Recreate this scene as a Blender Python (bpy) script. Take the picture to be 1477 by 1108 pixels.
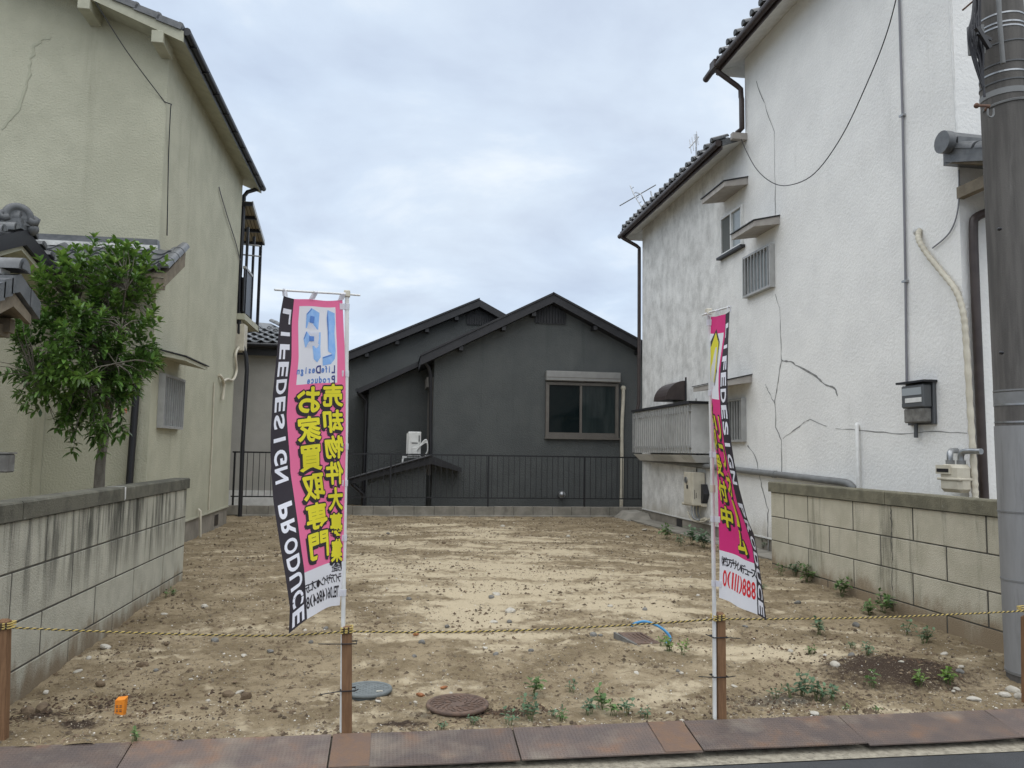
import bpy, bmesh, math, random
from mathutils import Vector, Matrix, noise
random.seed(11)
for o in list(bpy.data.objects): bpy.data.objects.remove(o, do_unlink=True)
scene = bpy.context.scene
C = scene.collection
R = math.radians
V = Vector

# ------------------------------------------------------------------ camera
F, H, CX, CY = 1140.0, 1.5, 738.5, 554.0          # photograph is 1477 x 1108
ROLL = math.atan(.015); PITCH = math.atan(97.6 / F); YAW = math.atan(172 / F * math.cos(PITCH))
def ray(px, py):
    x = (px - CX) / F; y = -(py - CY) / F
    c, s = math.cos(ROLL), math.sin(ROLL); x, y = x*c - y*s, x*s + y*c
    d = (x, math.cos(PITCH) - y*math.sin(PITCH), y*math.cos(PITCH) + math.sin(PITCH))
    c, s = math.cos(YAW), math.sin(YAW)
    return V((d[0]*c + d[1]*s, -d[0]*s + d[1]*c, d[2]))
EYE = V((0, 0, H))
def G(px, py, z=0.): r = ray(px, py); return EYE + r*((z - H)/r.z)
def PX(px, py, X): r = ray(px, py); return EYE + r*(X/r.x)
def PY(px, py, Y): r = ray(px, py); return EYE + r*(Y/r.y)
cam = bpy.data.cameras.new('camera'); camo = bpy.data.objects.new('camera', cam); C.objects.link(camo)
cam.sensor_fit = 'HORIZONTAL'; cam.sensor_width = 36; cam.lens = F/1477*36; cam.clip_start = .05; cam.clip_end = 2000
fw = ray(CX, CY); rt = ray(CX+F, CY) - fw; up = ray(CX, CY-F) - fw
M = Matrix((rt, up, -fw)).transposed().to_4x4(); M.translation = EYE; camo.matrix_world = M
scene.camera = camo
scene.render.resolution_x = 1024; scene.render.resolution_y = 768

# ------------------------------------------------------------------ world, sun, exposure
SUN_EL, SUN_AZ = R(79), R(184)       # bright cloud high behind the camera
w = bpy.data.worlds.new('World'); scene.world = w; w.use_nodes = True
nt = w.node_tree; N = nt.nodes; L = nt.links
for n in list(N): N.remove(n)
def nd(t, **k):
    n = N.new(t)
    for a, b in k.items(): setattr(n, a, b)
    return n
sky = nd('ShaderNodeTexSky', sky_type='NISHITA', sun_disc=False, sun_elevation=SUN_EL, sun_rotation=SUN_AZ)
tc = nd('ShaderNodeTexCoord'); sep = nd('ShaderNodeSeparateXYZ'); L.new(tc.outputs['Generated'], sep.inputs[0])
za = nd('ShaderNodeMath', operation='ABSOLUTE'); L.new(sep.outputs[2], za.inputs[0])
zb = nd('ShaderNodeMath', operation='ADD'); L.new(za.outputs[0], zb.inputs[0]); zb.inputs[1].default_value = .22
dx = nd('ShaderNodeMath', operation='DIVIDE'); L.new(sep.outputs[0], dx.inputs[0]); L.new(zb.outputs[0], dx.inputs[1])
dy = nd('ShaderNodeMath', operation='DIVIDE'); L.new(sep.outputs[1], dy.inputs[0]); L.new(zb.outputs[0], dy.inputs[1])
cmb = nd('ShaderNodeCombineXYZ'); L.new(dx.outputs[0], cmb.inputs[0]); L.new(dy.outputs[0], cmb.inputs[1])
n1 = nd('ShaderNodeTexNoise'); n1.inputs['Scale'].default_value = 1.7; n1.inputs['Detail'].default_value = 9; n1.inputs['Roughness'].default_value = .56; n1.inputs['Distortion'].default_value = .25
n2 = nd('ShaderNodeTexNoise'); n2.inputs['Scale'].default_value = .8; n2.inputs['Detail'].default_value = 4
L.new(cmb.outputs[0], n1.inputs['Vector']); L.new(cmb.outputs[0], n2.inputs['Vector'])
r1 = nd('ShaderNodeValToRGB'); e = r1.color_ramp.elements
e[0].position = .33; e[0].color = (4.15, 4.6, 5.35, 1); e[1].position = .66; e[1].color = (6.5, 6.8, 6.95, 1)
m_ = e.new(.52); m_.color = (5.0, 5.6, 6.3, 1)
L.new(n1.outputs['Fac'], r1.inputs[0])
r2 = nd('ShaderNodeValToRGB'); e = r2.color_ramp.elements
e[0].position = .4; e[0].color = (.90, .94, 1.0, 1); e[1].position = .65; e[1].color = (1.03, 1.03, 1.03, 1)
L.new(n2.outputs['Fac'], r2.inputs[0])
mm = nd('ShaderNodeMix', data_type='RGBA', blend_type='MULTIPLY'); mm.inputs[0].default_value = 1
L.new(r1.outputs[0], mm.inputs[6]); L.new(r2.outputs[0], mm.inputs[7])
mx = nd('ShaderNodeMix', data_type='RGBA'); mx.inputs[0].default_value = .9
L.new(sky.outputs[0], mx.inputs[6]); L.new(mm.outputs[2], mx.inputs[7])
bg = nd('ShaderNodeBackground'); bg.inputs[1].default_value = .082
out = nd('ShaderNodeOutputWorld'); L.new(mx.outputs[2], bg.inputs[0]); L.new(bg.outputs[0], out.inputs[0])

sl = bpy.data.lights.new('sun', 'SUN'); sl.energy = 1.5; sl.angle = R(115); sl.color = (1, .965, .905)
so = bpy.data.objects.new('sun', sl); C.objects.link(so)
sd = V((math.sin(SUN_AZ)*math.cos(SUN_EL), math.cos(SUN_AZ)*math.cos(SUN_EL), math.sin(SUN_EL)))
so.rotation_euler = sd.to_track_quat('Z', 'Y').to_euler(); so.location = (0, -4, 20)
vs = scene.view_settings; vs.view_transform = 'Standard'; vs.look = 'None'; vs.exposure = .92; vs.gamma = 1; vs.use_curve_mapping = False

# ------------------------------------------------------------------ materials
MATS = {}
def mat(name, col, col2=None, scale=8, rough=.8, metal=0, bump=0, bscale=60, detail=5, lo=.35, hi=.65, stretch=(1,1,1),
        stain=None, sscale=1.5, sstretch=(1,1,1), slo=.5, shi=.75, island=0, spec=None, trans=0, zmask=None, bdetail=4, splash=None, stain2=None, bdist=.01):
    if name in MATS: return MATS[name]
    m = bpy.data.materials.new(name); m.use_nodes = True; MATS[name] = m
    nt = m.node_tree; N = nt.nodes; L = nt.links; b = N['Principled BSDF']
    b.inputs['Roughness'].default_value = rough; b.inputs['Metallic'].default_value = metal
    if spec is not None: b.inputs['Specular IOR Level'].default_value = spec
    geo = N.new('ShaderNodeNewGeometry')
    def pos(st):
        if st == (1,1,1): return geo.outputs['Position']
        v = N.new('ShaderNodeVectorMath'); v.operation = 'MULTIPLY'; v.inputs[1].default_value = st
        L.new(geo.outputs['Position'], v.inputs[0]); return v.outputs[0]
    def nz(sc, st, de=detail):
        n = N.new('ShaderNodeTexNoise'); n.inputs['Scale'].default_value = sc; n.inputs['Detail'].default_value = de
        n.inputs['Roughness'].default_value = .68 if de > 5 else .6
        L.new(pos(st), n.inputs['Vector']); return n
    def mr(sock, a, c):
        k = N.new('ShaderNodeMapRange'); k.interpolation_type = 'SMOOTHSTEP'
        k.inputs[1].default_value = a; k.inputs[2].default_value = c; L.new(sock, k.inputs[0]); return k.outputs[0]
    def mix(f, a, c, mode='MIX'):
        k = N.new('ShaderNodeMix'); k.data_type = 'RGBA'; k.blend_type = mode
        for i, s in ((0, f), (6, a), (7, c)):
            if hasattr(s, 'is_linked'): L.new(s, k.inputs[i])
            elif i == 0: k.inputs[0].default_value = s
            else: k.inputs[i].default_value = tuple(s) + (1,)
        return k.outputs[2]
    cur = col
    if col2 is not None: cur = mix(mr(nz(scale, stretch).outputs['Fac'], lo, hi), col, col2)
    if stain is not None:
        f = mr(nz(sscale, sstretch, 6).outputs['Fac'], slo, shi)
        if zmask:                         # stain limited to a height band, as real run-off and splash marks are
            sp = N.new('ShaderNodeSeparateXYZ'); L.new(geo.outputs['Position'], sp.inputs[0])
            q = N.new('ShaderNodeMath'); q.operation = 'MULTIPLY'
            L.new(f, q.inputs[0]); L.new(mr(sp.outputs[zmask[0]], zmask[1], zmask[2]), q.inputs[1]); f = q.outputs[0]
        cur = mix(f, cur, stain)
    if stain2 is not None:                # faint run-off streaks
        cur = mix(mr(nz(stain2[1], stain2[2], 7).outputs['Fac'], stain2[3], stain2[4]), cur, stain2[0])
    if splash is not None:                # soil splashed up on the foot of a wall, ragged upper edge
        sp2 = N.new('ShaderNodeSeparateXYZ'); L.new(geo.outputs['Position'], sp2.inputs[0])
        ad = N.new('ShaderNodeMath'); ad.operation = 'MULTIPLY_ADD'; L.new(nz(3.5, (1,1,.5), 6).outputs['Fac'], ad.inputs[0]); ad.inputs[1].default_value = -.7; L.new(sp2.outputs[2], ad.inputs[2])
        cur = mix(mr(ad.outputs[0], splash[2], splash[1]), cur, splash[0])
    if island:
        k = N.new('ShaderNodeMapRange'); k.inputs[3].default_value = 1 - island; k.inputs[4].default_value = 1 + island
        L.new(geo.outputs['Random Per Island'], k.inputs[0])
        hsv = N.new('ShaderNodeHueSaturation')
        if hasattr(cur, 'is_linked'): L.new(cur, hsv.inputs['Color'])
        else: hsv.inputs['Color'].default_value = tuple(cur) + (1,)
        L.new(k.outputs[0], hsv.inputs['Value']); cur = hsv.outputs[0]
    if hasattr(cur, 'is_linked'): L.new(cur, b.inputs['Base Color'])
    else: b.inputs['Base Color'].default_value = tuple(cur) + (1,)
    if bump:
        bn = nz(bscale, (1,1,1), bdetail); bp = N.new('ShaderNodeBump'); bp.inputs['Strength'].default_value = bump; bp.inputs['Distance'].default_value = bdist
        L.new(bn.outputs['Fac'], bp.inputs['Height']); L.new(bp.outputs[0], b.inputs['Normal'])
    if trans:
        t = N.new('ShaderNodeBsdfTranslucent'); ms = N.new('ShaderNodeMixShader'); ms.inputs[0].default_value = trans
        if hasattr(cur, 'is_linked'): L.new(cur, t.inputs[0])
        else: t.inputs[0].default_value = tuple(cur) + (1,)
        L.new(b.outputs[0], ms.inputs[1]); L.new(t.outputs[0], ms.inputs[2]); L.new(ms.outputs[0], N['Material Output'].inputs[0])
    return m

m_khaki = mat('khaki_stucco', (.465,.456,.350), (.405,.398,.303), 1.6, .92, bump=.9, bscale=40, bdist=.016, stain=(.27,.26,.19), sscale=1.1, sstretch=(1.6,1.6,.12), slo=.55, shi=.85)
m_khaki2 = mat('khaki_trim', (.44,.435,.34), (.38,.375,.29), 6, .85, bump=.2)
m_white = mat('white_stucco', (.79,.79,.785), (.70,.705,.71), 1.3, .93, bump=.9, bscale=42, stain=(.50,.50,.48), sscale=.9, sstretch=(1.5,1.5,.16), slo=.56, shi=.9)
m_grime = mat('weathered_white_stucco', (.66,.66,.645), (.42,.42,.405), 1.0, .94, bump=.9, bscale=42, lo=.38, hi=.68, stretch=(1,1,.8), stain=(.25,.25,.24), sscale=2.0, sstretch=(1,1,.35), slo=.55, shi=.82)
m_dark = mat('charcoal_stucco', (.094,.101,.100), (.080,.086,.086), 1.5, .85, bump=1.0, bscale=34, bdist=.016, stain=(.118,.125,.122), sscale=1.0, sstretch=(1,1,.4), slo=.52, shi=.85, stain2=((.068,.074,.074),2.2,(1.6,1.6,.12),.55,.75))
m_darktrim = mat('charcoal_trim', (.016,.016,.019), (.023,.023,.026), 5, .55, bump=.1)
m_black = mat('black_pvc', (.012,.012,.015), None, rough=.4)
m_brownp = mat('brown_pvc', (.035,.024,.022), (.05,.036,.032), 6, .45)
m_tile = mat('grey_roof_tile', (.085,.09,.095), (.13,.135,.14), 9, .42, bump=.15, bscale=90, stain=(.25,.25,.24), sscale=5, slo=.66, shi=.85)
m_plaster = mat('roof_plaster', (.66,.66,.64), (.5,.5,.48), 14, .9, bump=.3)
m_found = mat('mortar_foundation', (.27,.245,.205), (.20,.18,.15), 3, .95, bump=.4, bscale=60, stain=(.13,.115,.09), sscale=2, sstretch=(1,1,.4), slo=.5, shi=.8)
m_blockL = mat('stained_grey_block', (.47,.46,.385), (.39,.38,.315), 4, .97, bump=.9, bscale=95, stain=(.060,.060,.048), sscale=1.9, sstretch=(1,2.9,.26), slo=.44, shi=.62, zmask=(2,.20,.95), splash=((.21,.165,.11),-.42,-.18), stain2=((.27,.262,.215),3,(1,3,.3),.58,.78))
m_copeL = mat('mossy_coping', (.125,.12,.092), (.068,.066,.050), 5, .97, bump=.8, bscale=70, stain=(.30,.30,.265), sscale=9, slo=.62, shi=.8)
m_blockR = mat('beige_grey_block', (.53,.495,.395), (.45,.42,.325), 3, .97, bump=.9, bscale=95, stain=(.20,.19,.145), sscale=1.7, sstretch=(1,2.6,.3), slo=.52, shi=.74, splash=((.26,.20,.13),-.36,-.05), stain2=((.33,.31,.24),3,(1,3,.3),.60,.80))
m_copeR = mat('weathered_coping', (.20,.185,.13), (.125,.117,.082), 5, .97, bump=.8, bscale=70, stain=(.33,.32,.26), sscale=8, slo=.62, shi=.82)
m_joint = mat('mortar_joint', (.085,.08,.066), (.055,.052,.044), 10, .97)
m_alu = mat('grey_aluminium', (.40,.40,.39), (.33,.33,.32), 6, .45, metal=.15)
m_bronze = mat('bronze_aluminium', (.17,.155,.135), (.15,.135,.12), 4, .4, metal=.4)
m_glassd = mat('dark_window_glass', (.006,.011,.012), None, rough=.06, spec=.18)
m_frost = mat('frosted_glass', (.26,.29,.30), None, rough=.2)
m_wood = mat('stained_wood_stake', (.205,.110,.052), (.145,.074,.034), 7, .8, stretch=(12,12,1), bump=.2, bscale=40)
m_wood2 = mat('weathered_wood', (.22,.185,.135), (.15,.125,.09), 6, .85, bump=.2)
m_wpl = mat('white_plastic', (.72,.72,.70), (.62,.62,.60), 9, .45)
m_cream = mat('cream_plastic', (.58,.54,.44), (.50,.46,.37), 7, .55)
m_gpipe = mat('grey_pvc', (.20,.205,.205), (.15,.152,.15), 4, .6)
m_meter = mat('dark_grey_meter', (.085,.09,.095), None, rough=.45)
m_clear = mat('meter_window', (.33,.36,.38), None, rough=.15)
m_cable = mat('black_cable', (.02,.02,.025), None, rough=.5)
m_cableg = mat('grey_cable', (.20,.20,.22), None, rough=.6)
m_concp = mat('pole_concrete', (.078,.073,.068), (.125,.117,.108), 2.5, .92, stretch=(4,4,.35), bump=.3, bscale=90, stain=(.20,.19,.175), sscale=3, sstretch=(3,3,.3), slo=.55, shi=.85)
m_sheet = mat('grey_pole_sheet', (.265,.268,.27), (.215,.216,.217), 2, .6, stretch=(3,3,.5), bump=.08, stain=(.13,.128,.125), sscale=3, sstretch=(5,5,.4), slo=.55, shi=.8)
m_steel = mat('galvanised_steel', (.42,.43,.44), (.3,.31,.32), 12, .35, metal=.8)
m_rust = mat('rusted_steel', (.11,.058,.04), (.17,.09,.055), 14, .85, bump=.2)
m_crack = mat('crack_filler', (.26,.26,.255), (.18,.18,.175), 12, .95)
m_crackd = mat('open_crack', (.05,.05,.048), None, rough=1)
m_asph = mat('asphalt', (.058,.06,.064), (.045,.047,.05), 2, .92, bump=.9, bscale=160, stain=(.16,.16,.155), sscale=120, slo=.60, shi=.72)
m_gutter = mat('gutter_concrete', (.38,.345,.27), (.23,.205,.16), 22, .95, bump=.6, bscale=120, stain=(.10,.095,.085), sscale=60, slo=.56, shi=.7)
m_conc = mat('old_concrete', (.30,.28,.24), (.21,.195,.165), 3, .95, bump=.4, bscale=70, stain=(.12,.11,.09), sscale=2.2, sstretch=(1,1,.5), slo=.52, shi=.8)
m_blue = mat('blue_hose', (.06,.26,.50), None, rough=.45)
m_orange = mat('orange_paint', (.82,.28,.02), (.72,.22,.015), 30, .55)
m_lid = mat('grey_plastic_lid', (.17,.19,.19), (.13,.145,.145), 14, .7, bump=.2)
m_iron = mat('rusty_iron_lid', (.155,.098,.070), (.10,.068,.053), 30, .75, bump=.4, bscale=90)
m_bark = mat('tree_bark', (.17,.155,.125), (.11,.095,.075), 9, .95, stretch=(3,3,.7), bump=.6, bscale=45)
m_leaf = mat('glossy_leaf', (.068,.145,.030), (.120,.220,.045), 2.2, .32, island=.55, trans=.28)
m_leafy = mat('young_leaf', (.17,.28,.05), (.12,.215,.04), 3, .4, island=.3, trans=.25)
m_weed = mat('weed_leaf', (.075,.15,.042), (.125,.205,.06), 6, .6, island=.35, trans=.2)
m_weedb = mat('bluish_weed_leaf', (.12,.195,.105), (.085,.15,.08), 6, .65, island=.3, trans=.2)
m_stem = mat('green_stem', (.09,.12,.04), None, rough=.7)
m_dead = mat('orange_dead_leaf', (.35,.09,.03), None, rough=.7)
m_pstone = mat('pale_stone', (.50,.47,.41), (.38,.35,.29), 12, .9, bump=.3, bscale=50)
m_gstone = mat('grey_stone', (.20,.195,.18), (.12,.115,.105), 12, .9, bump=.3, bscale=50)
m_bstone = mat('brown_clod', (.115,.08,.05), (.17,.125,.08), 20, .97, bump=.6, bscale=60)
m_brick = mat('brick_chip', (.34,.15,.06), (.26,.11,.05), 20, .9)
m_shut = mat('shutter_box', (.33,.325,.31), (.29,.285,.275), 5, .4, metal=.5)
m_screen = mat('window_screen', (.10,.105,.10), None, rough=.8)
m_poly = mat('polycarbonate_panel', (.44,.38,.27), (.38,.33,.24), 8, .4, trans=.3)
m_pink = mat('pink_cloth', (.88,.19,.37), None, rough=.85, trans=.35)
m_magenta = mat('magenta_cloth', (.70,.035,.21), None, rough=.85, trans=.25)
m_wcloth = mat('white_cloth', (.80,.80,.84), None, rough=.85, trans=.3)
m_bcloth = mat('black_cloth', (.030,.024,.032), None, rough=.8)
m_yel = mat('yellow_print', (.86,.78,.04), None, rough=.8, trans=.2)
m_wprint = mat('white_print', (.82,.82,.88), None, rough=.8)
m_bprint = mat('black_print', (.022,.018,.024), None, rough=.8)
m_rprint = mat('red_print', (.65,.02,.03), None, rough=.8)
m_lblue = mat('light_blue_print', (.22,.42,.78), (.30,.50,.82), 25, .8)
m_dblue = mat('navy_print', (.05,.06,.22), None, rough=.8)
m_mblue = mat('mid_blue_print', (.10,.22,.55), None, rough=.8)
m_ropey = mat('yellow_rope', (.50,.38,.12), None, rough=.8)
m_ropek = mat('black_rope', (.03,.027,.022), None, rough=.8)

def checker_plate():
    m = bpy.data.materials.new('checker_plate_steel'); m.use_nodes = True; nt = m.node_tree; N = nt.nodes; L = nt.links; b = N['Principled BSDF']
    geo = N.new('ShaderNodeNewGeometry')
    def noise_(s, d=5):
        n = N.new('ShaderNodeTexNoise'); n.inputs['Scale'].default_value = s; n.inputs['Detail'].default_value = d; L.new(geo.outputs['Position'], n.inputs['Vector']); return n.outputs['Fac']
    a = N.new('ShaderNodeValToRGB'); e = a.color_ramp.elements
    e[0].position = .38; e[0].color = (.125,.098,.088,1); e[1].position = .78; e[1].color = (.24,.135,.080,1); k = e.new(.56); k.color = (.160,.118,.098,1)
    L.new(noise_(5.5, 12), a.inputs[0])
    oi = N.new('ShaderNodeObjectInfo'); h = N.new('ShaderNodeHueSaturation'); mr = N.new('ShaderNodeMapRange'); mr.inputs[3].default_value = .85; mr.inputs[4].default_value = 1.25
    L.new(oi.outputs['Random'], mr.inputs[0]); L.new(mr.outputs[0], h.inputs['Value']); L.new(a.outputs[0], h.inputs['Color'])
    dust = N.new('ShaderNodeMix'); dust.data_type = 'RGBA'; dust.inputs[7].default_value = (.36,.31,.24,1)
    dm = N.new('ShaderNodeMapRange'); dm.inputs[1].default_value = .5; dm.inputs[2].default_value = .8; dm.inputs[4].default_value = .6; L.new(noise_(4.1, 12), dm.inputs[0]); L.new(dm.outputs[0], dust.inputs[0]); L.new(h.outputs[0], dust.inputs[6])
    L.new(dust.outputs[2], b.inputs['Base Color']); b.inputs['Roughness'].default_value = .62; b.inputs['Metallic'].default_value = .25
    # raised lozenge tread: product of two diagonal waves
    sp = N.new('ShaderNodeSeparateXYZ'); L.new(geo.outputs['Position'], sp.inputs[0])
    def mth(op, a_, b_):
        q = N.new('ShaderNodeMath'); q.operation = op
        for i, s in enumerate((a_, b_)):
            if s is None: continue
            if hasattr(s, 'is_linked'): L.new(s, q.inputs[i])
            else: q.inputs[i].default_value = s
        return q.outputs[0]
    p = mth('MULTIPLY', mth('ADD', sp.outputs[0], sp.outputs[1]), 150.); q = mth('MULTIPLY', mth('SUBTRACT', sp.outputs[0], sp.outputs[1]), 150.)
    hgt = mth('MAXIMUM', mth('MULTIPLY', mth('SINE', p, None), mth('SINE', q, None)), 0.)
    bp = N.new('ShaderNodeBump'); bp.inputs['Strength'].default_value = .8; bp.inputs['Distance'].default_value = .006; L.new(hgt, bp.inputs['Height']); L.new(bp.outputs[0], b.inputs['Normal'])
    return m
m_plate = checker_plate()

# ------------------------------------------------------------------ mesh helpers
def off(root): return -root.location if root is not None else V((0,0,0))
class MB:
    def __init__(s): s.v = []; s.f = []; s.m = []; s.sm = []
    def add(s, vs, fs, mi=0, smooth=False):
        b = len(s.v); s.v += [tuple(p) for p in vs]
        for f in fs: s.f.append([b+i for i in f]); s.m.append(mi); s.sm.append(smooth)
        return s
    def box(s, lo, hi, mi=0, bev=0):
        x0,y0,z0 = [min(a,b) for a,b in zip(lo,hi)]; x1,y1,z1 = [max(a,b) for a,b in zip(lo,hi)]
        if bev <= 0:
            vs = [(x0,y0,z0),(x1,y0,z0),(x1,y1,z0),(x0,y1,z0),(x0,y0,z1),(x1,y0,z1),(x1,y1,z1),(x0,y1,z1)]
            return s.add(vs, [(0,3,2,1),(4,5,6,7),(0,1,5,4),(1,2,6,5),(2,3,7,6),(3,0,4,7)], mi)
        bm = bmesh.new(); bmesh.ops.create_cube(bm, size=1)
        for v in bm.verts: v.co = V(((x0+x1)/2+v.co.x*(x1-x0), (y0+y1)/2+v.co.y*(y1-y0), (z0+z1)/2+v.co.z*(z1-z0)))
        bmesh.ops.bevel(bm, geom=bm.edges[:], offset=bev, segments=1, affect='EDGES')
        bm.verts.index_update(); s.add([v.co for v in bm.verts], [[v.index for v in f.verts] for f in bm.faces], mi); bm.free(); return s
    def hexa(s, p, mi=0):   # 8 points: bottom 4 then top 4
        return s.add(p, [(0,3,2,1),(4,5,6,7),(0,1,5,4),(1,2,6,5),(2,3,7,6),(3,0,4,7)], mi)
    def bar(s, a, b, wx, wy, mi=0, upv=(0,0,1)):
        a, b = V(a), V(b); d = (b-a).normalized(); u = V(upv)
        if abs(d.dot(u)) > .95: u = V((0,1,0))
        x = d.cross(u).normalized()*wx/2; y = x.cross(d).normalized()*wy/2
        return s.hexa([a-x-y,a+x-y,a+x+y,a-x+y,b-x-y,b+x-y,b+x+y,b-x+y], mi)
    def tube(s, pts, r, seg=10, mi=0, caps=True):
        pts = [V(p) for p in pts]; rs = r if isinstance(r, (list,tuple)) else [r]*len(pts); rings = []; prev = None
        for i, p in enumerate(pts):
            d = (pts[min(i+1,len(pts)-1)] - pts[max(i-1,0)]).normalized()
            if prev is None: u = d.orthogonal().normalized()
            else:
                u = prev - d*prev.dot(d); u = u.normalized() if u.length > 1e-6 else d.orthogonal().normalized()
            prev = u; q = d.cross(u)
            rings.append([p + (u*math.cos(2*math.pi*k/seg) + q*math.sin(2*math.pi*k/seg))*rs[i] for k in range(seg)])
        vs = [p for g in rings for p in g]; fs = []
        for i in range(len(pts)-1):
            for k in range(seg): fs.append((i*seg+k, i*seg+(k+1)%seg, (i+1)*seg+(k+1)%seg, (i+1)*seg+k))
        s.add(vs, fs, mi, True)
        if caps: s.add(rings[0], [tuple(reversed(range(seg)))], mi); s.add(rings[-1], [tuple(range(seg))], mi)
        return s
    def prism(s, poly, vec, mi=0):   # poly: 3D points, extruded by vec
        n = len(poly); vec = V(vec); vs = [V(p) for p in poly] + [V(p)+vec for p in poly]
        fs = [tuple(reversed(range(n))), tuple(range(n, 2*n))] + [(i,(i+1)%n,n+(i+1)%n,n+i) for i in range(n)]
        return s.add(vs, fs, mi)
    def ball(s, c, r, seg=10, rings=7, mi=0):
        r = r if isinstance(r, tuple) else (r,r,r); vs = []; fs = []
        for i in range(rings+1):
            t = math.pi*i/rings
            for k in range(seg):
                a = 2*math.pi*k/seg; vs.append((c[0]+r[0]*math.sin(t)*math.cos(a), c[1]+r[1]*math.sin(t)*math.sin(a), c[2]+r[2]*math.cos(t)))
        for i in range(rings):
            for k in range(seg): fs.append((i*seg+k, (i+1)*seg+k, (i+1)*seg+(k+1)%seg, i*seg+(k+1)%seg))
        return s.add(vs, fs, mi, True)
    def data(s, name, mats):
        me = bpy.data.meshes.new(name); me.from_pydata(s.v, [], s.f)
        for m in (mats if isinstance(mats, (list,tuple)) else [mats]): me.materials.append(m)
        me.polygons.foreach_set('material_index', s.m); me.polygons.foreach_set('use_smooth', s.sm)
        bm = bmesh.new(); bm.from_mesh(me); bmesh.ops.recalc_face_normals(bm, faces=bm.faces[:]); bm.to_mesh(me); bm.free()
        me.update(); return me
    def build(s, name, mats, parent=None, base=None):
        o = bpy.data.objects.new(name, s.data(name, mats)); C.objects.link(o)
        if parent is not None: setp(o, parent)
        return o
ROOTLOC = {}
def setp(o, parent):            # every mesh is written in world coordinates; undo the root's own offset
    o.parent = parent
    o.location = o.location - ROOTLOC.get(parent.name, V((0,0,0)))
    ROOTLOC[o.name] = V((0,0,0)) + (ROOTLOC.get(parent.name, V((0,0,0))) + o.location)
def empty(name, loc):
    o = bpy.data.objects.new(name, None); C.objects.link(o); o.location = loc; o.empty_display_size = .2
    ROOTLOC[o.name] = V(loc); return o
def tag(o, label=None, cat=None, group=None, kind=None):
    if label: o['label'] = label
    if cat: o['category'] = cat
    if group: o['group'] = group
    if kind: o['kind'] = kind
    return o
def inst(name, me, parent, mw):     # an object that shares mesh data, placed by a world matrix
    o = bpy.data.objects.new(name, me); C.objects.link(o); o.parent = parent
    q = mw.copy(); q.translation = q.translation - ROOTLOC.get(parent.name, V((0,0,0))); o.matrix_local = q
    return o
def fbm(x, y, z=0., oct=4):
    return noise.fractal(V((x,y,z)), 1.0, 2.0, oct)
def sstep(a, b, x):
    t = max(0., min(1., (x-a)/(b-a))); return t*t*(3-2*t)
def smooth_path(pts, n=6):
    pts = [V(p) for p in pts]; out = []
    for i in range(len(pts)-1):
        p0 = pts[max(i-1,0)]; p1 = pts[i]; p2 = pts[i+1]; p3 = pts[min(i+2,len(pts)-1)]
        for k in range(n):
            t = k/n; out.append(.5*((2*p1)+(p2-p0)*t+(2*p0-5*p1+4*p2-p3)*t*t+(3*p1-p0-3*p2+p3)*t**3))
    out.append(pts[-1]); return out

# ------------------------------------------------------------------ setting: ground, road
XL, XH, XR, XW, YF = -2.28, -3.15, 5.0, 5.75, 18.4
def mound(x, y): 
    d = math.hypot((x-3.72)/.62, (y-5.55)/.42); return .075*max(0, 1-d*d)
def gbase(x, y): return -.105 + .115*sstep(5.0, 9.3, y) - .01*sstep(12, 18, y)
def gz(x, y):
    h = gbase(x, y) + .020*fbm(x*.8, y*1.1, 3.1, 3) + mound(x, y)
    yw = y + .10*(x-.6)**2*(.35+.65*sstep(6, 12, y))
    h += .016*fbm(x*.9+5, yw*4.6, 1.7, 4)*sstep(5.2, 7.0, y) + .015*fbm(x*6, y*6, .3, 4)
    k = noise.noise(V((x*13, y*13, 9.2))); h += .042*max(0, k-.25)*(1-.4*sstep(7,10,y))
    h += .0035*fbm(x*38, y*38, 5.5, 2)
    k = noise.noise(V((x*27, y*27, 2.2))); h += .032*max(0, k-.28)
    return h
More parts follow.
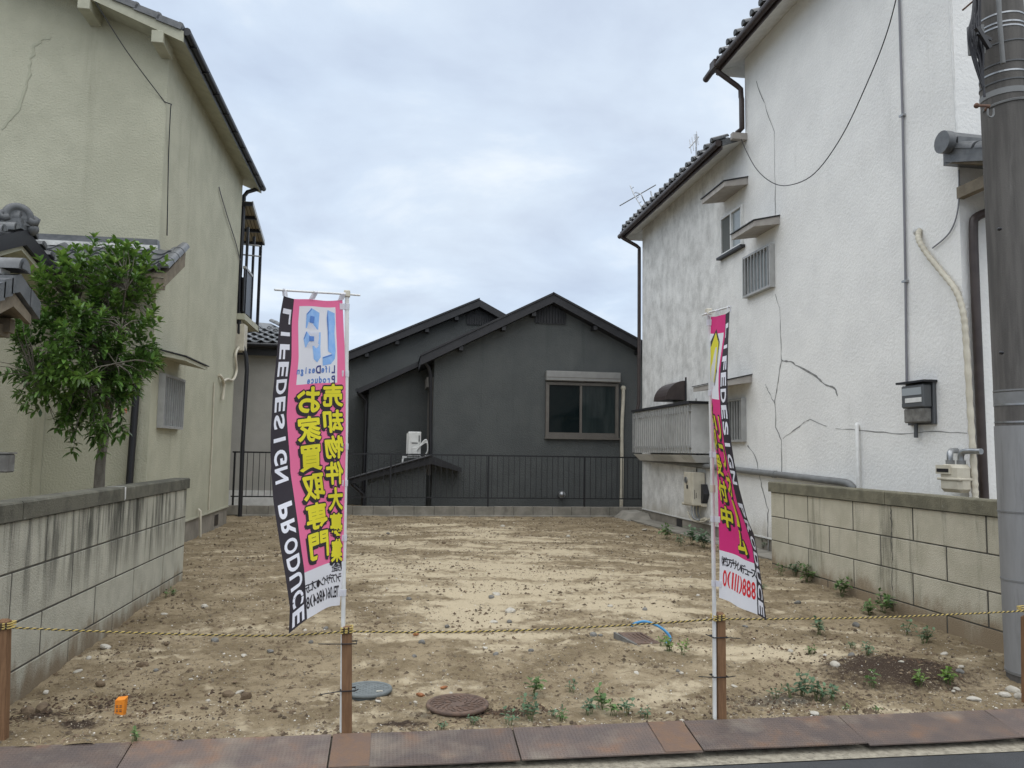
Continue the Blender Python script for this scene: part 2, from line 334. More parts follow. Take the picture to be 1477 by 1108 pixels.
def soil_mat():
    m = bpy.data.materials.new('bare_soil'); m.use_nodes = True; nt = m.node_tree; N = nt.nodes; L = nt.links; b = N['Principled BSDF']
    b.inputs['Roughness'].default_value = .97; b.inputs['Specular IOR Level'].default_value = .15
    geo = N.new('ShaderNodeNewGeometry'); at = N.new('ShaderNodeAttribute'); at.attribute_name = 'soil'
    sp = N.new('ShaderNodeSeparateColor'); L.new(at.outputs['Color'], sp.inputs[0])
    def nz(s, d=6, st=None):
        n = N.new('ShaderNodeTexNoise'); n.inputs['Scale'].default_value = s; n.inputs['Detail'].default_value = d; n.inputs['Roughness'].default_value = .65
        if st:
            v = N.new('ShaderNodeVectorMath'); v.operation = 'MULTIPLY'; v.inputs[1].default_value = st; L.new(geo.outputs['Position'], v.inputs[0]); L.new(v.outputs[0], n.inputs['Vector'])
        else: L.new(geo.outputs['Position'], n.inputs['Vector'])
        return n.outputs['Fac']
    def mr(s, a, c, o0=0, o1=1):
        k = N.new('ShaderNodeMapRange'); k.interpolation_type = 'SMOOTHSTEP'; L.new(s, k.inputs[0])
        for i, q in zip((1,2,3,4), (a,c,o0,o1)): k.inputs[i].default_value = q
        return k.outputs[0]
    def mix(f, a, c):
        k = N.new('ShaderNodeMix'); k.data_type = 'RGBA'
        for i, s in ((0,f),(6,a),(7,c)):
            if hasattr(s, 'is_linked'): L.new(s, k.inputs[i])
            else: k.inputs[i].default_value = s + (1,) if i else s
        return k.outputs[2]
    def mth(op, a_, b_):
        q = N.new('ShaderNodeMath'); q.operation = op
        for i, s in enumerate((a_, b_)):
            if hasattr(s, 'is_linked'): L.new(s, q.inputs[i])
            else: q.inputs[i].default_value = s
        return q.outputs[0]
    c = mix(mr(nz(2.2), .38, .62), (.198,.153,.093), (.310,.248,.160))
    c = mix(mr(nz(16), .5, .68), c, (.135,.100,.063))
    sand = mr(mth('ADD', sp.outputs[0], mth('MULTIPLY', mth('SUBTRACT', nz(9, 9), .5), 1.0)), .30, .70)
    c = mix(sand, c, (.50,.420,.292))
    dark = mr(mth('ADD', sp.outputs[1], mth('MULTIPLY', mth('SUBTRACT', nz(22, 6), .5), .9)), .32, .7)
    c = mix(dark, c, (.052,.036,.026))
    grey = mr(mth('ADD', sp.outputs[2], mth('MULTIPLY', mth('SUBTRACT', nz(14, 6), .5), .8)), .35, .75)
    c = mix(grey, c, (.115,.105,.085))
    c = mix(mr(nz(95, 3), .60, .72, 0, .8), c, (.50,.44,.34))
    c = mix(mr(nz(70, 3), .60, .70, 0, .75), c, (.09,.065,.045))
    L.new(c, b.inputs['Base Color'])
    bp = N.new('ShaderNodeBump'); bp.inputs['Strength'].default_value = .9; bp.inputs['Distance'].default_value = .012
    L.new(mth('ADD', nz(55, 6), mth('MULTIPLY', nz(180, 3), .5)), bp.inputs['Height']); L.new(bp.outputs[0], b.inputs['Normal'])
    return m
m_soil = soil_mat()
def grid_axis(segs):
    out = []
    for a, b, s in segs:
        n = max(1, int(round((b-a)/s))); out += [a + (b-a)*i/n for i in range(n)]
    out.append(segs[-1][1]); return out
xs = grid_axis([(-14,-3.4,.6), (-3.4,-1.6,.05), (-1.6,4.9,.028), (4.9,6.0,.05), (6.0,14,.6)])
ys = grid_axis([(4.66,7,.024), (7,10,.034), (10,14,.05), (14,19.4,.075), (19.4,26,.6)])
verts = []; cols = []
DARKS = [(3.72,5.5,1.15,.80,.95), (-2.0,5.15,.5,.22,.75), (-1.72,4.98,.2,.12,1.0), (.75,4.98,.30,.12,1.0), (.10,4.86,.30,.10,1.0), (-1.55,5.5,.5,.3,.45), (5.0,9.2,.7,1.5,.35), (4.2,13,.9,1.6,.3), (-2.3,8.5,.35,3,.35)]
GREYS = [(.3,5.0,1.0,.3,.6), (2.6,5.0,.9,.28,.75), (1.3,5.25,.6,.3,.5), (3.8,5.1,.8,.25,.35), (-1.2,5.0,.6,.25,.3)]
for y in ys:
    for x in xs:
        verts.append((x, y, gz(x, y) if -3.6 < x < 6.2 else gbase(x, y)))
        yw = y + .10*(x-.6)**2*(.35+.65*sstep(6, 12, y)) + .45*fbm(x*.5, y*.5, 4.4, 2)      # tracks bend round as the digger turned
        s = fbm(x*.7+2, yw*3.3, 7.7, 6)*.52 + .30*fbm(x*.9, y*.9, 2.2, 5) + .22*fbm(x*2.6, yw*6.0, 1.2, 4)
        cx = math.exp(-((x-1.35)/2.1)**2)
        s += .10 + .30*cx*sstep(6, 8, y)*(1-.5*sstep(13, 17, y)) - .18*(1-cx) - .30*sstep(14.5, 17.5, y)
        s += .25*math.exp(-((x-.95)/.35)**2)*sstep(5.6, 6.6, y)*(1-sstep(8.5, 10.5, y))
        s += .5*math.exp(-((y-4.72)/.10)**2)*(.4+fbm(x*2, 1, 1, 2)) 
        d = sum(a*max(0, 1-math.hypot((x-cx_)/rx, (y-cy_)/ry)) for cx_, cy_, rx, ry, a in DARKS)
        g = sum(a*max(0, 1-math.hypot((x-cx_)/rx, (y-cy_)/ry)) for cx_, cy_, rx, ry, a in GREYS)
        cols += [max(0,min(1,.245+s*.82)), min(1,d), min(1,g), 1]
nx = len(xs)
faces = [(j*nx+i, j*nx+i+1, (j+1)*nx+i+1, (j+1)*nx+i) for j in range(len(ys)-1) for i in range(nx-1)]
me = bpy.data.meshes.new('dirt_lot'); me.from_pydata(verts, [], faces); me.materials.append(m_soil)
at = me.color_attributes.new('soil', 'FLOAT_COLOR', 'POINT'); at.data.foreach_set('color', cols)
me.polygons.foreach_set('use_smooth', [True]*len(faces)); me.update()
o = bpy.data.objects.new('dirt_lot', me); C.objects.link(o); tag(o, 'bare levelled brown soil of the vacant lot with sandy streaks', kind='structure')
b = MB(); b.add([(-400,-400,-.30),(400,-400,-.30),(400,400,-.30),(-400,400,-.30)], [(0,1,2,3)]); tag(b.build('ground', m_conc), 'wide grey ground beneath the neighbourhood', kind='structure')
b = MB()      # road: fine cross-fall, dips towards the gutter strip
b.add([(-60,-3.2,-.16),(60,-3.2,-.16),(60,.8,-.145),(-60,.8,-.145),(60,4.255,-.192),(-60,4.255,-.192)], [(0,1,2,3),(3,2,4,5)])
tag(b.build('road', m_asph), 'dark grey asphalt street in front of the lot', kind='structure')
b = MB(); X_ = [-60+i*.5 for i in range(241)]
va = [(x, 4.257+.012*fbm(x*3, 0, 0), -.188) for x in X_]; vb = [(x, 4.62, -.188) for x in X_]; vc = [(x, 4.655, -.106) for x in X_]
n = len(X_); b.add(va+vb+vc, [(i,i+1,n+i+1,n+i) for i in range(n-1)] + [(n+i,n+i+1,2*n+i+1,2*n+i) for i in range(n-1)])
tag(b.build('gutter_strip', m_gutter), 'pale exposed aggregate concrete gutter strip along the asphalt', kind='structure')

m_rustp = mat('orange_rust_plate', (.175,.108,.070), (.15,.100,.076), 11, .85, bump=.6, bscale=70, stain=(.23,.125,.065), sscale=18, slo=.55, shi=.75)
# steel plates laid over the gutter
pxs = [G(-150,1110,-.15).x, G(172,1108,-.15).x, G(472.5,1105,-.15).x, G(752,1097,-.15).x, G(1011.6,1081,-.15).x, G(1249,1071.4,-.15).x, G(1470,1061,-.15).x, G(1700,1050,-.15).x]
plabs = ['purplish brown steel checker plate beside the left rope stake', 'brown checker plate with a dusty pale patch, below the orange marker', 'checker plate with an orange rusted end below the banner showing its back',
         'long brown checker plate below the rusty manhole lid', 'checker plate below the banner turned edge on', 'brown checker plate with a lifted corner below the dark soil mound', 'end steel checker plate in front of the utility pole']
for i in range(7):
    x0, x1 = pxs[i]+.004, pxs[i+1]-.004; b = MB(); dz = [0,.004,0,.004,.007,0,.003][i]; n = max(2, int((x1-x0)/.15))
    y0, y1 = 4.345 + [0,-.004,0,.0,.012,0,.006][i], 4.672; t = .007
    top = []; 
    for k in range(n+1):
        x = x0+(x1-x0)*k/n; q = .010*sstep(.6, 1, k/n) if i == 5 else 0
        top.append((x, y0, -.150+dz+q+.003*fbm(x*2, i))); top.append((x, y1, -.092+dz*.4+.002*fbm(x*2, i+9)))
    bot = [(a, c, z-t) for a, c, z in top]; m = len(top); fs = []
    for k in range(n):
        p = 2*k; fs += [(p,p+2,p+3,p+1), (m+p,m+p+1,m+p+3,m+p+2), (p,m+p,m+p+2,p+2), (p+1,p+3,m+p+3,m+p+1)]
    fs += [(0,1,m+1,m), (2*n,m+2*n,m+2*n+1,2*n+1)]
    b.add(top+bot, fs); o = b.build('steel_plate', m_plate)
    if i in (2, 3):          # a welded-on end piece that has rusted orange
        xa_, xb_ = (x0+.003, G(535,1062,-.1).x) if i == 2 else (G(935,1046,-.1).x, x1-.003); q = MB(); zf = lambda yy: -.150+dz + (yy-y0)/(y1-y0)*(.058-dz*.6) + .0045
        q.hexa([(xa_,y0+.004,zf(y0)-.002),(xb_,y0+.004,zf(y0)-.002),(xb_,y1-.004,zf(y1)-.002),(xa_,y1-.004,zf(y1)-.002),(xa_,y0+.004,zf(y0)),(xb_,y0+.004,zf(y0)),(xb_,y1-.004,zf(y1)),(xa_,y1-.004,zf(y1))])
        rp_ = q.build('rusted_end', m_rustp, o)
    tag(o, plabs[i], 'steel plate', 'steel plates over the gutter')

# ------------------------------------------------------------------ block walls
def block_wall(name, label, face, outward, rows, joints, ends, copes, cz, mb, mc, th=.12, coping_th=.17):
    root = empty(name, (face - outward*th/2, (ends[0]+ends[1])/2, -.2)); tag(root, label, 'wall')
    core = MB(); core.box((face-outward*.0025, ends[0]+.004, rows[-1][0]), (face-outward*(th-.004), ends[1]-.004, rows[0][1])); core.build('mortar_core', m_joint, root)
    for (z0, z1), js in zip(rows, joints):
        cuts = [ends[0]] + [j for j in js if ends[0]+.05 < j < ends[1]-.02] + [ends[1]]
        for a, c in zip(cuts, cuts[1:]):
            q = MB(); d = random.uniform(0, .003); q.box((face+outward*d, a+.009, z0+.006), (face-outward*th, c-.009, z1-.006), 0, .004); q.build('block', mb, root)
    cuts = [ends[0]-.02] + copes + [ends[1]+.03]
    for a, c in zip(cuts, cuts[1:]):
        q = MB(); d = random.uniform(-.003, .003); x0 = face + outward*(.025+d); x1 = face - outward*(coping_th-.025)
        prof = [(x0,cz[0]),(x0,cz[1]-.012),(x0-outward*.012,cz[1]),(x1,cz[1]),(x1,cz[0])]
        q.prism([(x,a+.003,z) for x,z in prof], (0,c-a-.006,0)); q.build('coping', mc, root)
    return root
lw = block_wall('block_wall', 'grey concrete block wall with dark run-off stains below the tree', XL, 1, [(.715,1.03),(.395,.715),(.10,.395),(-.22,.10)],
    [[5.8,6.75,7.7,8.65],[5.33,6.28,7.22,8.16,9.1],[5.8,6.77,7.71,8.64],[5.33,6.28,7.2,8.16]], (4.75,9.47), [5.37,7.25], (1.033,1.148), m_blockL, m_copeL)
q = MB(); e1 = [(XL+.030, 7.235, 1.15), (XL+.030, 7.275, 1.148), (XL+.031, 7.275, 1.05), (XL+.031, 7.245, 1.03)]
q.add(e1, [(0,1,2,3)]); q.add([(XL+.024,7.235,1.1515),(XL-.12,7.25,1.1515),(XL-.12,7.265,1.1515),(XL+.024,7.275,1.1515)], [(0,1,2,3)]); q.build('lime_bloom', m_plaster, lw)
rw = block_wall('block_wall', 'beige grey concrete block wall with a vertical crack beside the utility pole', XR, -1, [(.70,1.02),(.39,.70),(.085,.39),(-.25,.085)],
    [[6.1,7.06,8.07,9.02,9.6],[6.6,7.58,8.55,9.5],[6.11,7.08,8.07,9.02],[6.62,7.6,8.6]], (5.25,9.96), [6.62,7.46,9.54], (1.023,1.155), m_blockR, m_copeR)
def ribbon(pts, wd, nrm, mi=0, mb=None):     # thin strip along a polyline on a wall, width across the line
    q = mb or MB(); nrm = V(nrm); vs = []
    for i, p in enumerate(pts):
        d = (V(pts[min(i+1,len(pts)-1)])-V(pts[max(i-1,0)])).normalized(); s = d.cross(nrm).normalized()
        k = wd*random.uniform(.35,1.5); vs += [V(p)+s*k/2, V(p)-s*k/2]
    q.add(vs, [(2*i,2*i+1,2*i+3,2*i+2) for i in range(len(pts)-1)], mi); return q
def wob(pts, amp, axis=1, n=5):
    out = []; pts = [V(p) for p in pts]
    for a, c in zip(pts, pts[1:]):
        for k in range(n):
            p = a.lerp(c, k/n); p[axis] += random.uniform(-amp, amp); p.z += random.uniform(-amp, amp)*.5; out.append(p)
    out.append(pts[-1]); return out
ck = [PX(x, y, XR-.0045) for x, y in ((1284,722),(1285,740),(1286,760),(1285,775),(1287,800),(1286,830),(1288,860))]
ribbon(wob(ck, .008), .008, (-1,0,0)).build('crack', m_crackd, rw)

# low wall and fence at the back
bw = empty('low_wall', (1.4, YF, 0)); tag(bw, 'low grey concrete block wall under the black fence at the back', 'wall')
X0, X1 = -3.6, 6.3; x = X0; k = 0
q = MB(); q.box((X0+.01, YF-.055, -.25), (X1-.01, YF+.055, .215)); q.build('mortar_core', m_joint, bw)
while x < X1:
    x2 = min(x+.46, X1); q = MB(); d = random.uniform(-.003,.003)
    q.box((x+.004, YF-.062+d, .02), (x2-.004, YF+.06, .225+random.uniform(-.004,.004)), 0, .006); q.build('block', m_conc, bw); x = x2
fl = MB(); fl.box((-3.3, YF-.16, -.1), (5.6, YF-.066, .03), 0, .01); fl.build('footing', m_conc, bw)
fe = empty('fence', (1.4, YF, .225)); tag(fe, 'black steel railing fence with thin upright bars before the charcoal house', 'fence')
q = MB(); q.box((X0+.1, YF-.018, 1.385), (X1, YF+.018, 1.418)); q.build('rail', m_black, fe)
q = MB(); q.box((X0+.1, YF-.013, .408), (X1, YF+.013, .434)); q.build('rail', m_black, fe)
q = MB(); q.box((-.006,-.006,0), (.006,.006,.951)); barm = q.data('baluster', m_black)
q = MB(); q.box((-.02,-.02,-.06), (.02,.02,1.158), 0, .003); postm = q.data('post', m_black)
posts = [-3.45, -2.28, -.01, 2.24, 4.54]
for x in posts: inst('post', postm, fe, Matrix.Translation((x, YF-.001, .228)))
x = X0+.16
while x < X1-.05:
    if min(abs(x-p) for p in posts) > .04: inst('baluster', barm, fe, Matrix.Translation((x, YF, .434)))
    x += .131

# ------------------------------------------------------------------ roof tile pieces (shared meshes)
CW, RL = .27, .235
def tile_data(name, m):
    q = MB(); n = 10; top0 = []; top1 = []; b0 = []
    for i in range(n+1):
        x = CW*1.02*i/n; t = i/n
        z = .035*math.sin(math.pi*min(1, max(0, (t-.58)/.42)))**.8 - .020*math.sin(math.pi*min(1, t/.58))
        top0.append((x, 0, z+.034)); top1.append((x, RL*1.12, z+.008)); b0.append((x, .002, z+.008))
    q.add(top0+top1, [(i,i+1,n+2+i,n+1+i) for i in range(n)], 0, True)
    q.add(b0+top0, [(i,i+1,n+2+i,n+1+i) for i in range(n)], 0)
    return q.data(name, m)
tile_me = tile_data('roof_tile', m_tile)
def roll_data(name, m, r=.075, ln=.30, seg=8):
    q = MB(); a = []; c = []
    for k in range(seg+1):
        t = math.pi*k/seg; a.append((r*math.cos(t), 0, r*math.sin(t))); c.append((r*.9*math.cos(t), ln, r*.9*math.sin(t)))
    q.add(a+c, [(k,k+1,seg+2+k,seg+1+k) for k in range(seg)], 0, True); q.add(a, [tuple(range(seg+1))], 0)
    q.add([(r*.7*x/r, -.012, r*.7*z/r+.006) for x, y, z in a], [tuple(range(seg+1))], 0)
    return q.data(name, m)
roll_me = roll_data('ridge_tile', m_tile)
bigroll_me = roll_data('ridge_tile', m_tile, .10, .42)
def frame3(e, s, p):
    e = V(e).normalized(); s = V(s).normalized(); n = e.cross(s).normalized()
    m = Matrix((e, s, n)).transposed().to_4x4(); m.translation = V(p); return m
def tiles(parent, p0, e, s, nc, nr, me=None, name='roof_tile', cw=CW):
    e = V(e).normalized(); s = V(s).normalized()
    for r in range(nr):
        for c in range(nc):
            p = V(p0) + e*(c*cw) + s*(r*RL); m = frame3(e, s, p)
            if m.to_3x3().col[2].z < 0: m = frame3(e, s, p)
            inst(name, me or tile_me, parent, m)
def rolls(parent, a, b, me=None, ln=.28, name='ridge_tile'):
    a, b = V(a), V(b); d = (b-a); L_ = d.length; d.normalize(); n = max(1, int(round(L_/ln)))
    x = d.cross(V((0,0,1))).normalized()
    for k in range(n):
        m = frame3(x, d, a + d*(L_*k/n) + V((0,0,.006*(n-k)/n))); inst(name, me or roll_me, parent, m)
def grating(root, name, X, out, y0, y1, z0, z1, n, dp=.07, m=None, back=None, bw=.016):
    m = m or m_alu; xo = X + out*dp
    q = MB(); q.box((X+out*.004, y0+.02, z0+.02), (X+out*.012, y1-.02, z1-.02)); w_ = q.build(name, back or m_frost, root)
    q = MB()
    for a, c in (((y0,z0),(y1,z0+.035)), ((y0,z1-.035),(y1,z1)), ((y0,z0+.035),(y0+.03,z1-.035)), ((y1-.03,z0+.035),(y1,z1-.035))):
        q.box((X+out*.001, a[0], a[1]), (xo, c[0], c[1]))
    q.build('frame', m, w_)
    for k in range(n):
        y = y0+.03+(y1-y0-.06)*(k+.5)/n; q = MB(); q.box((xo-out*.022, y-bw/2, z0+.036), (xo-out*.002, y+bw/2, z1-.036)); q.build('bar', m, w_)
    return w_
def awning(root, X, out, y0, y1, z, dp, drop=.05, th=.06, mtop=None, mbody=None, bevel=.14):
    mbody = mbody or m_khaki2; xo = X + out*dp
    q = MB(); q.hexa([(X+out*.002,y0,z-th),(xo,y0,z-drop-th*.7),(xo,y1,z-drop-th*.7),(X+out*.002,y1,z-th),(X+out*.002,y0,z),(xo,y0,z-drop),(xo,y1,z-drop),(X+out*.002,y1,z)])
    a = q.build('awning', mbody, root)
    q = MB(); e = .02
    q.hexa([(X+out*.002,y0-e,z+.003),(xo+out*e,y0-e,z-drop+.003),(xo+out*e,y1+e,z-drop+.003),(X+out*.002,y1+e,z+.003),(X+out*.002,y0-e,z+.018),(xo+out*e,y0-e,z-drop+.018),(xo+out*e,y1+e,z-drop+.018),(X+out*.002,y1+e,z+.018)])
    q.build('metal_cover', mtop or m_darktrim, a); return a
def pipe(root, name, pts, r, m, seg=10): return MB().tube(pts, r, seg).build(name, m, root)

# ------------------------------------------------------------------ khaki house
lh = empty('stucco_house', (-6.3, 13.6, -.2)); tag(lh, 'khaki two storey stucco house with dark tile roof behind the leafy tree', 'house')
YA, YB = 10.95, 16.35; XB = -9.6; XM = (XB+XH)/2; ZE = 6.95; SL = .40; ZR = ZE + SL*(XH-XM)
q = MB(); q.prism([(XB,YA,.345),(XH,YA,.345),(XH,YA,ZE),(XM,YA,ZR),(XB,YA,ZE)], (0,YB-YA,0)); q.build('wall', m_khaki, lh)
q = MB(); q.box((XB+.02,YA+.02,-.3), (XH-.018,YB-.02,.343)); fo = q.build('foundation', m_found, lh)
p = PX(313,757,XH); q = MB(); q.box((XH-.025,p.y-.16,.06), (XH-.014,p.y+.16,.26)); q.build('vent', m_black, fo)
q = MB(); q.box((XH-.01,YA,.335), (XH+.012,YB,.36)); q.build('skirt_trim', m_khaki2, lh)
y0, y1 = 10.55, 16.85; xe = -2.86
def uz(x): return ZE + SL*(XH-x)          # underside of the roof
def roof_pair(root, y0, y1, xe, xo, XMid, uz, th, msoff, slope_len=None):
    q = MB(); q.add([(xe,y0,uz(xe)),(xe,y1,uz(xe)),(XMid,y1,uz(XMid)),(XMid,y0,uz(XMid)),(xo,y0,uz(xe)),(xo,y1,uz(xe))], [(0,1,2,3),(3,2,5,4)]); so_ = q.build('soffit', msoff, root)
    q = MB(); t = th
    q.add([(xe,y0,uz(xe)+t),(xe,y1,uz(xe)+t),(XMid,y1,uz(XMid)+t),(XMid,y0,uz(XMid)+t),(xo,y0,uz(xe)+t),(xo,y1,uz(xe)+t),
           (xe,y0,uz(xe)+.004),(xe,y1,uz(xe)+.004),(xo,y0,uz(xe)+.004),(xo,y1,uz(xe)+.004),(XMid,y1,uz(XMid)+.004),(XMid,y0,uz(XMid)+.004)],
          [(0,1,2,3),(3,2,5,4),(6,7,1,0),(8,9,5,4),(7,10,2,1),(10,9,5,2),(6,11,3,0),(11,8,4,3)]); return so_, q.build('roof', m_tile, root)
so_, rf = roof_pair(lh, y0, y1, xe, 2*XM-xe, XM, uz, .11, m_khaki2)
q = MB(); lo = lambda x: uz(x)-.03; hi = lambda x: uz(x)+.115
q.prism([(xe,y0-.035,lo(xe)),(xe,y0-.035,hi(xe)),(XM,y0-.035,hi(XM)),(2*XM-xe,y0-.035,hi(xe)),(2*XM-xe,y0-.035,lo(xe)),(XM,y0-.035,lo(XM))], (0,.033,0)); q.build('barge_board', m_khaki2, lh)
for px, py in ((223,40), (118,-8)):
    p = PY(px+8, py, 10.6); q = MB(); zt = uz(p.x)-.032; q.box((p.x-.075,10.50,zt-.17), (p.x+.075,YA-.002,zt-.005), 0, .006); q.build('purlin_end', m_khaki2, lh)
s = V((-1,0,SL)).normalized(); n_ = int(6.3/.30)
q = MB(); q.hexa([(0,0,-.035),(.25,0,-.035),(.25,.33,-.055),(0,.33,-.055),(0,0,.05),(.25,0,.05),(.25,.33,.028),(0,.33,.028)]); q.box((0.02,.02,.049),(.05,.06,.062)); vt_me = q.data('verge_tile', m_tile)
for k in range(12):
    inst('verge_tile', vt_me, rf, frame3((0,1,0), s, V((xe-.02,y0-.07,uz(xe)+.155)) + s*(k*.30)))
tiles(rf, (xe+.03,y0+.2,uz(xe)+.115), (0,1,0), s, 22, 2)
gut = MB(); gut.tube([(xe+.035,y0-.02,6.955),(xe+.035,y1+.03,6.945)], .055, 10); g_ = gut.build('gutter', m_black, lh)
for k in range(9): q = MB(); yy = y0+.3+k*.72; q.box((xe-.02,yy-.012,6.885),(xe+.10,yy+.012,6.905)); q.build('bracket', m_black, g_)
P = lambda x, y, Y=16.50: PY(x, y, Y)
pipe(lh, 'downpipe', [V((xe+.03,16.8,6.93)), PY(374,272,16.7), PY(357,277,16.55), PY(352,283,16.5), PY(351,300,16.5), PY(346,400,16.47), PY(344.5,480,16.45), PY(348,492,16.5), PY(355,515,16.55), PY(356,535,16.55), PY(350,640,16.5), PY(346,745,16.5)], .042, m_black)
pipe(lh, 'cable', smooth_path([PX(316,270,XH+.02), PX(319,282,XH+.025), PX(328,312,XH+.03), PX(340,350,XH+.025), PX(346,375,XH+.02)]), .011, m_cableg, 6)
pipe(lh, 'cable', smooth_path([PY(130,-10,10.50), PY(180,70,10.68), PY(232,140,10.93), PY(238,147,10.93), PY(247,151,10.93), PY(246,158,10.92), PX(243,230,XH+.008), PX(241,340,XH+.008)]), .007, m_cable, 5)
m_khd = mat('khaki_patch', (.40,.40,.302), (.375,.375,.283), 4, .92, bump=.6, bscale=48)
ribbon(wob([PY(x,y,10.944) for x, y in ((72,54),(58,58),(49,66),(44,90),(40,112),(33,140),(20,165),(2,187))], .02, 0, 4), .035, (0,-1,0)).build('repair_seam', m_khd, lh)
# barred window with its canopy on the side wall
grating(lh, 'window', XH, 1, 11.28, 12.33, 1.75, 2.49, 9, .085, m_alu, m_frost, .02)
awning(lh, XH, 1, 11.0, 12.28, 2.79, .40, .10, .07)
cp = pipe(lh, 'conduit', [PX(309,552,XH+.02), PX(306,640,XH+.02), PX(301,736,XH+.02)], .013, m_cream, 6)
pipe(lh, 'coolant_pipe', smooth_path([PX(316,541,XH+.02), PX(320,545,XH+.05), PX(323,556,XH+.05), PX(321,577,XH+.04)]), .028, m_cream, 8)
pipe(lh, 'coolant_pipe', smooth_path([PX(322,550,XH+.05), PX(328,547,XH+.05), PX(336,548,XH+.05), PX(341,535,XH+.05), PX(340,510,XH+.05), PX(348,495,XH+.05), PX(352,478,XH+.05), PX(347,462,XH+.05)]), .026, m_cream, 8)
pipe(lh, 'stub_pipe', [PX(286,735,XH+.02), PX(289,737,XH+.06), PX(289,776,XH+.06)], .02, m_cream, 8)
pipe(lh, 'downpipe', [PY(201,500,10.88), PY(198,545,10.88), PY(187,690,10.88), PY(184,740,10.88)], .045, m_black)
# rear balcony with slatted cover
bal = MB(); p0 = PY(362,462,17.2); bal.box((-6,16.36,p0.z-.12), (-3.0,18.1,p0.z)); bl = bal.build('balcony', m_khaki2, lh)
ptop = PY(360,400,17.2)
q = MB(); q.box((-3.06,16.37,p0.z+.05), (-3.03,17.26,ptop.z)); q.box((-6,17.23,p0.z+.05),(-3.03,17.26,ptop.z)); q.build('panel', m_black, bl)
q = MB(); q.box((-3.075,16.36,ptop.z),(-3.015,17.28,ptop.z+.05)); q.build('rail', m_alu, bl)
for yy in (16.5, 17.22):
    q = MB(); q.box((-3.06,yy-.025,p0.z-.02), (-3.01,yy+.025,6.0)); q.build('post', m_black, bl)
a0 = PX(363,291,-2.98); a1 = PX(380,348,-2.98)
q = MB(); q.hexa([(-6,a0.y,a0.z-.02),(a0.x,a0.y,a0.z-.02),(a1.x,a1.y,a1.z-.02),(-6,a1.y,a1.z-.02),(-6,a0.y,a0.z),(a0.x,a0.y,a0.z),(a1.x,a1.y,a1.z),(-6,a1.y,a1.z)]); cov = q.build('cover', m_poly, bl)
for t in (0,.33,.66,1):
    c = a0.lerp(a1, t); q = MB(); q.box((-6.02,c.y-.03,c.z-.09), (a0.x+.03,c.y+.03,c.z-.021)); q.build('purlin', m_black, cov)
q = MB(); q.bar(a0+V((.015,0,-.03)), a1+V((.015,0,-.03)), .03, .09); q.build('edge_trim', m_alu, cov)
for k in range(14):
    xx = -3.05-k*.07; q = MB(); q.bar((xx,a0.y+.04,a0.z-.032), (xx,a1.y-.04,a1.z-.032), .02, .015); q.build('slat', m_wood2, cov)
q = MB(); q.box((-3.06,a1.y-.06,p0.z-.1), (-3.0,a1.y,a1.z-.09)); q.build('post', m_black, bl)
for z in (5.72, 5.5):
    pipe(bl, 'laundry_bar', [(-3.2,16.9,z+.02), (-2.84,16.9,z)], .015, m_alu, 6)
q = MB(); q.box((-3.3,16.42,p0.z-.75),(-3.0,16.75,p0.z-.2),0,.01); q.build('duct_cover', m_cream, bl)
# lean-to porch roof on the street side
PR = MB(); ye, ze, yt, zt = 10.10, 3.62, 10.94, 4.10; xa, xb = -5.2, -2.80
PR.hexa([(xa,ye,ze-.05),(xb,ye,ze-.05),(xb,yt,zt-.05),(xa,yt,zt-.05),(xa,ye,ze),(xb,ye,ze),(xb,yt,zt),(xa,yt,zt)]); pr = PR.build('porch_roof', m_wood2, lh)
s = V((0,yt-ye,zt-ze)).normalized(); tiles(pr, (xb-.06-9*CW,ye-.05,ze+.01), (1,0,0), s, 9, 4)
rolls(pr, (xb-.03,ye-.05,ze+.05), (xb-.03,yt,zt+.05))
q = MB(); q.box((xa,yt-.13,zt+.02),(XH+.02,yt+.008,zt+.075)); q.box((xa,yt-.10,zt+.076),(XH+.01,yt+.008,zt+.125)); q.build('wall_flashing', m_tile, pr)
q = MB(); q.box((xa,yt-.145,zt-.03),(XH+.03,yt-.131,zt+.035)); q.build('plaster', m_plaster, pr)
pipe(pr, 'gutter', [(xa,ye-.07,ze-.03),(xb-.25,ye-.07,ze-.03)], .05, m_black)
q = MB(); q.box((xb-.25,ye+.02,ze-.20),(xb-.02,ye+.06,ze-.052)); q.prism([(xb-.03,ye,ze-.16),(xb-.03,ye,ze-.052),(xb-.03,yt,zt-.052),(xb-.03,yt,zt-.2)], (.028,0,0)); q.build('barge_board', m_wood2, pr)
# entrance wing whose gable end faces the lot
YR, ZRg, XE = 9.35, 3.86, -4.12
q = MB(); q.prism([(-4.42,8.4,-.2),(-4.42,8.4,3.40),(-4.42,YR,3.72),(-4.42,10.6,3.50),(-4.42,10.94,3.40),(-4.42,10.94,-.2)], (-5,0,0)); q.build('entrance_wing', m_khaki, lh)
q = MB(); pts = [(8.0,3.36),(YR,ZRg),(10.62,3.52)]
q.prism([(XE,8.0,3.26),(XE,8.0,3.36),(XE,YR,ZRg),(XE,10.62,3.52),(XE,10.62,3.42),(XE,YR,ZRg-.11)], (-5,0,0)); er = q.build('entrance_roof', m_tile, lh)
q = MB(); q.prism([(XE+.04,8.0,3.20),(XE+.04,8.0,3.38),(XE+.04,YR,ZRg+.02),(XE+.04,10.62,3.54),(XE+.04,10.62,3.37),(XE+.04,YR,ZRg-.15)], (-.036,0,0)); q.build('barge_board', m_black, er)
q = MB(); q.prism([(XE-.01,8.05,3.14),(XE-.01,8.05,3.196),(XE-.01,YR,ZRg-.155),(XE-.01,10.58,3.365),(XE-.01,10.58,3.31),(XE-.01,YR,ZRg-.21)], (-.25,0,0)); q.build('soffit_board', m_khaki2, er)
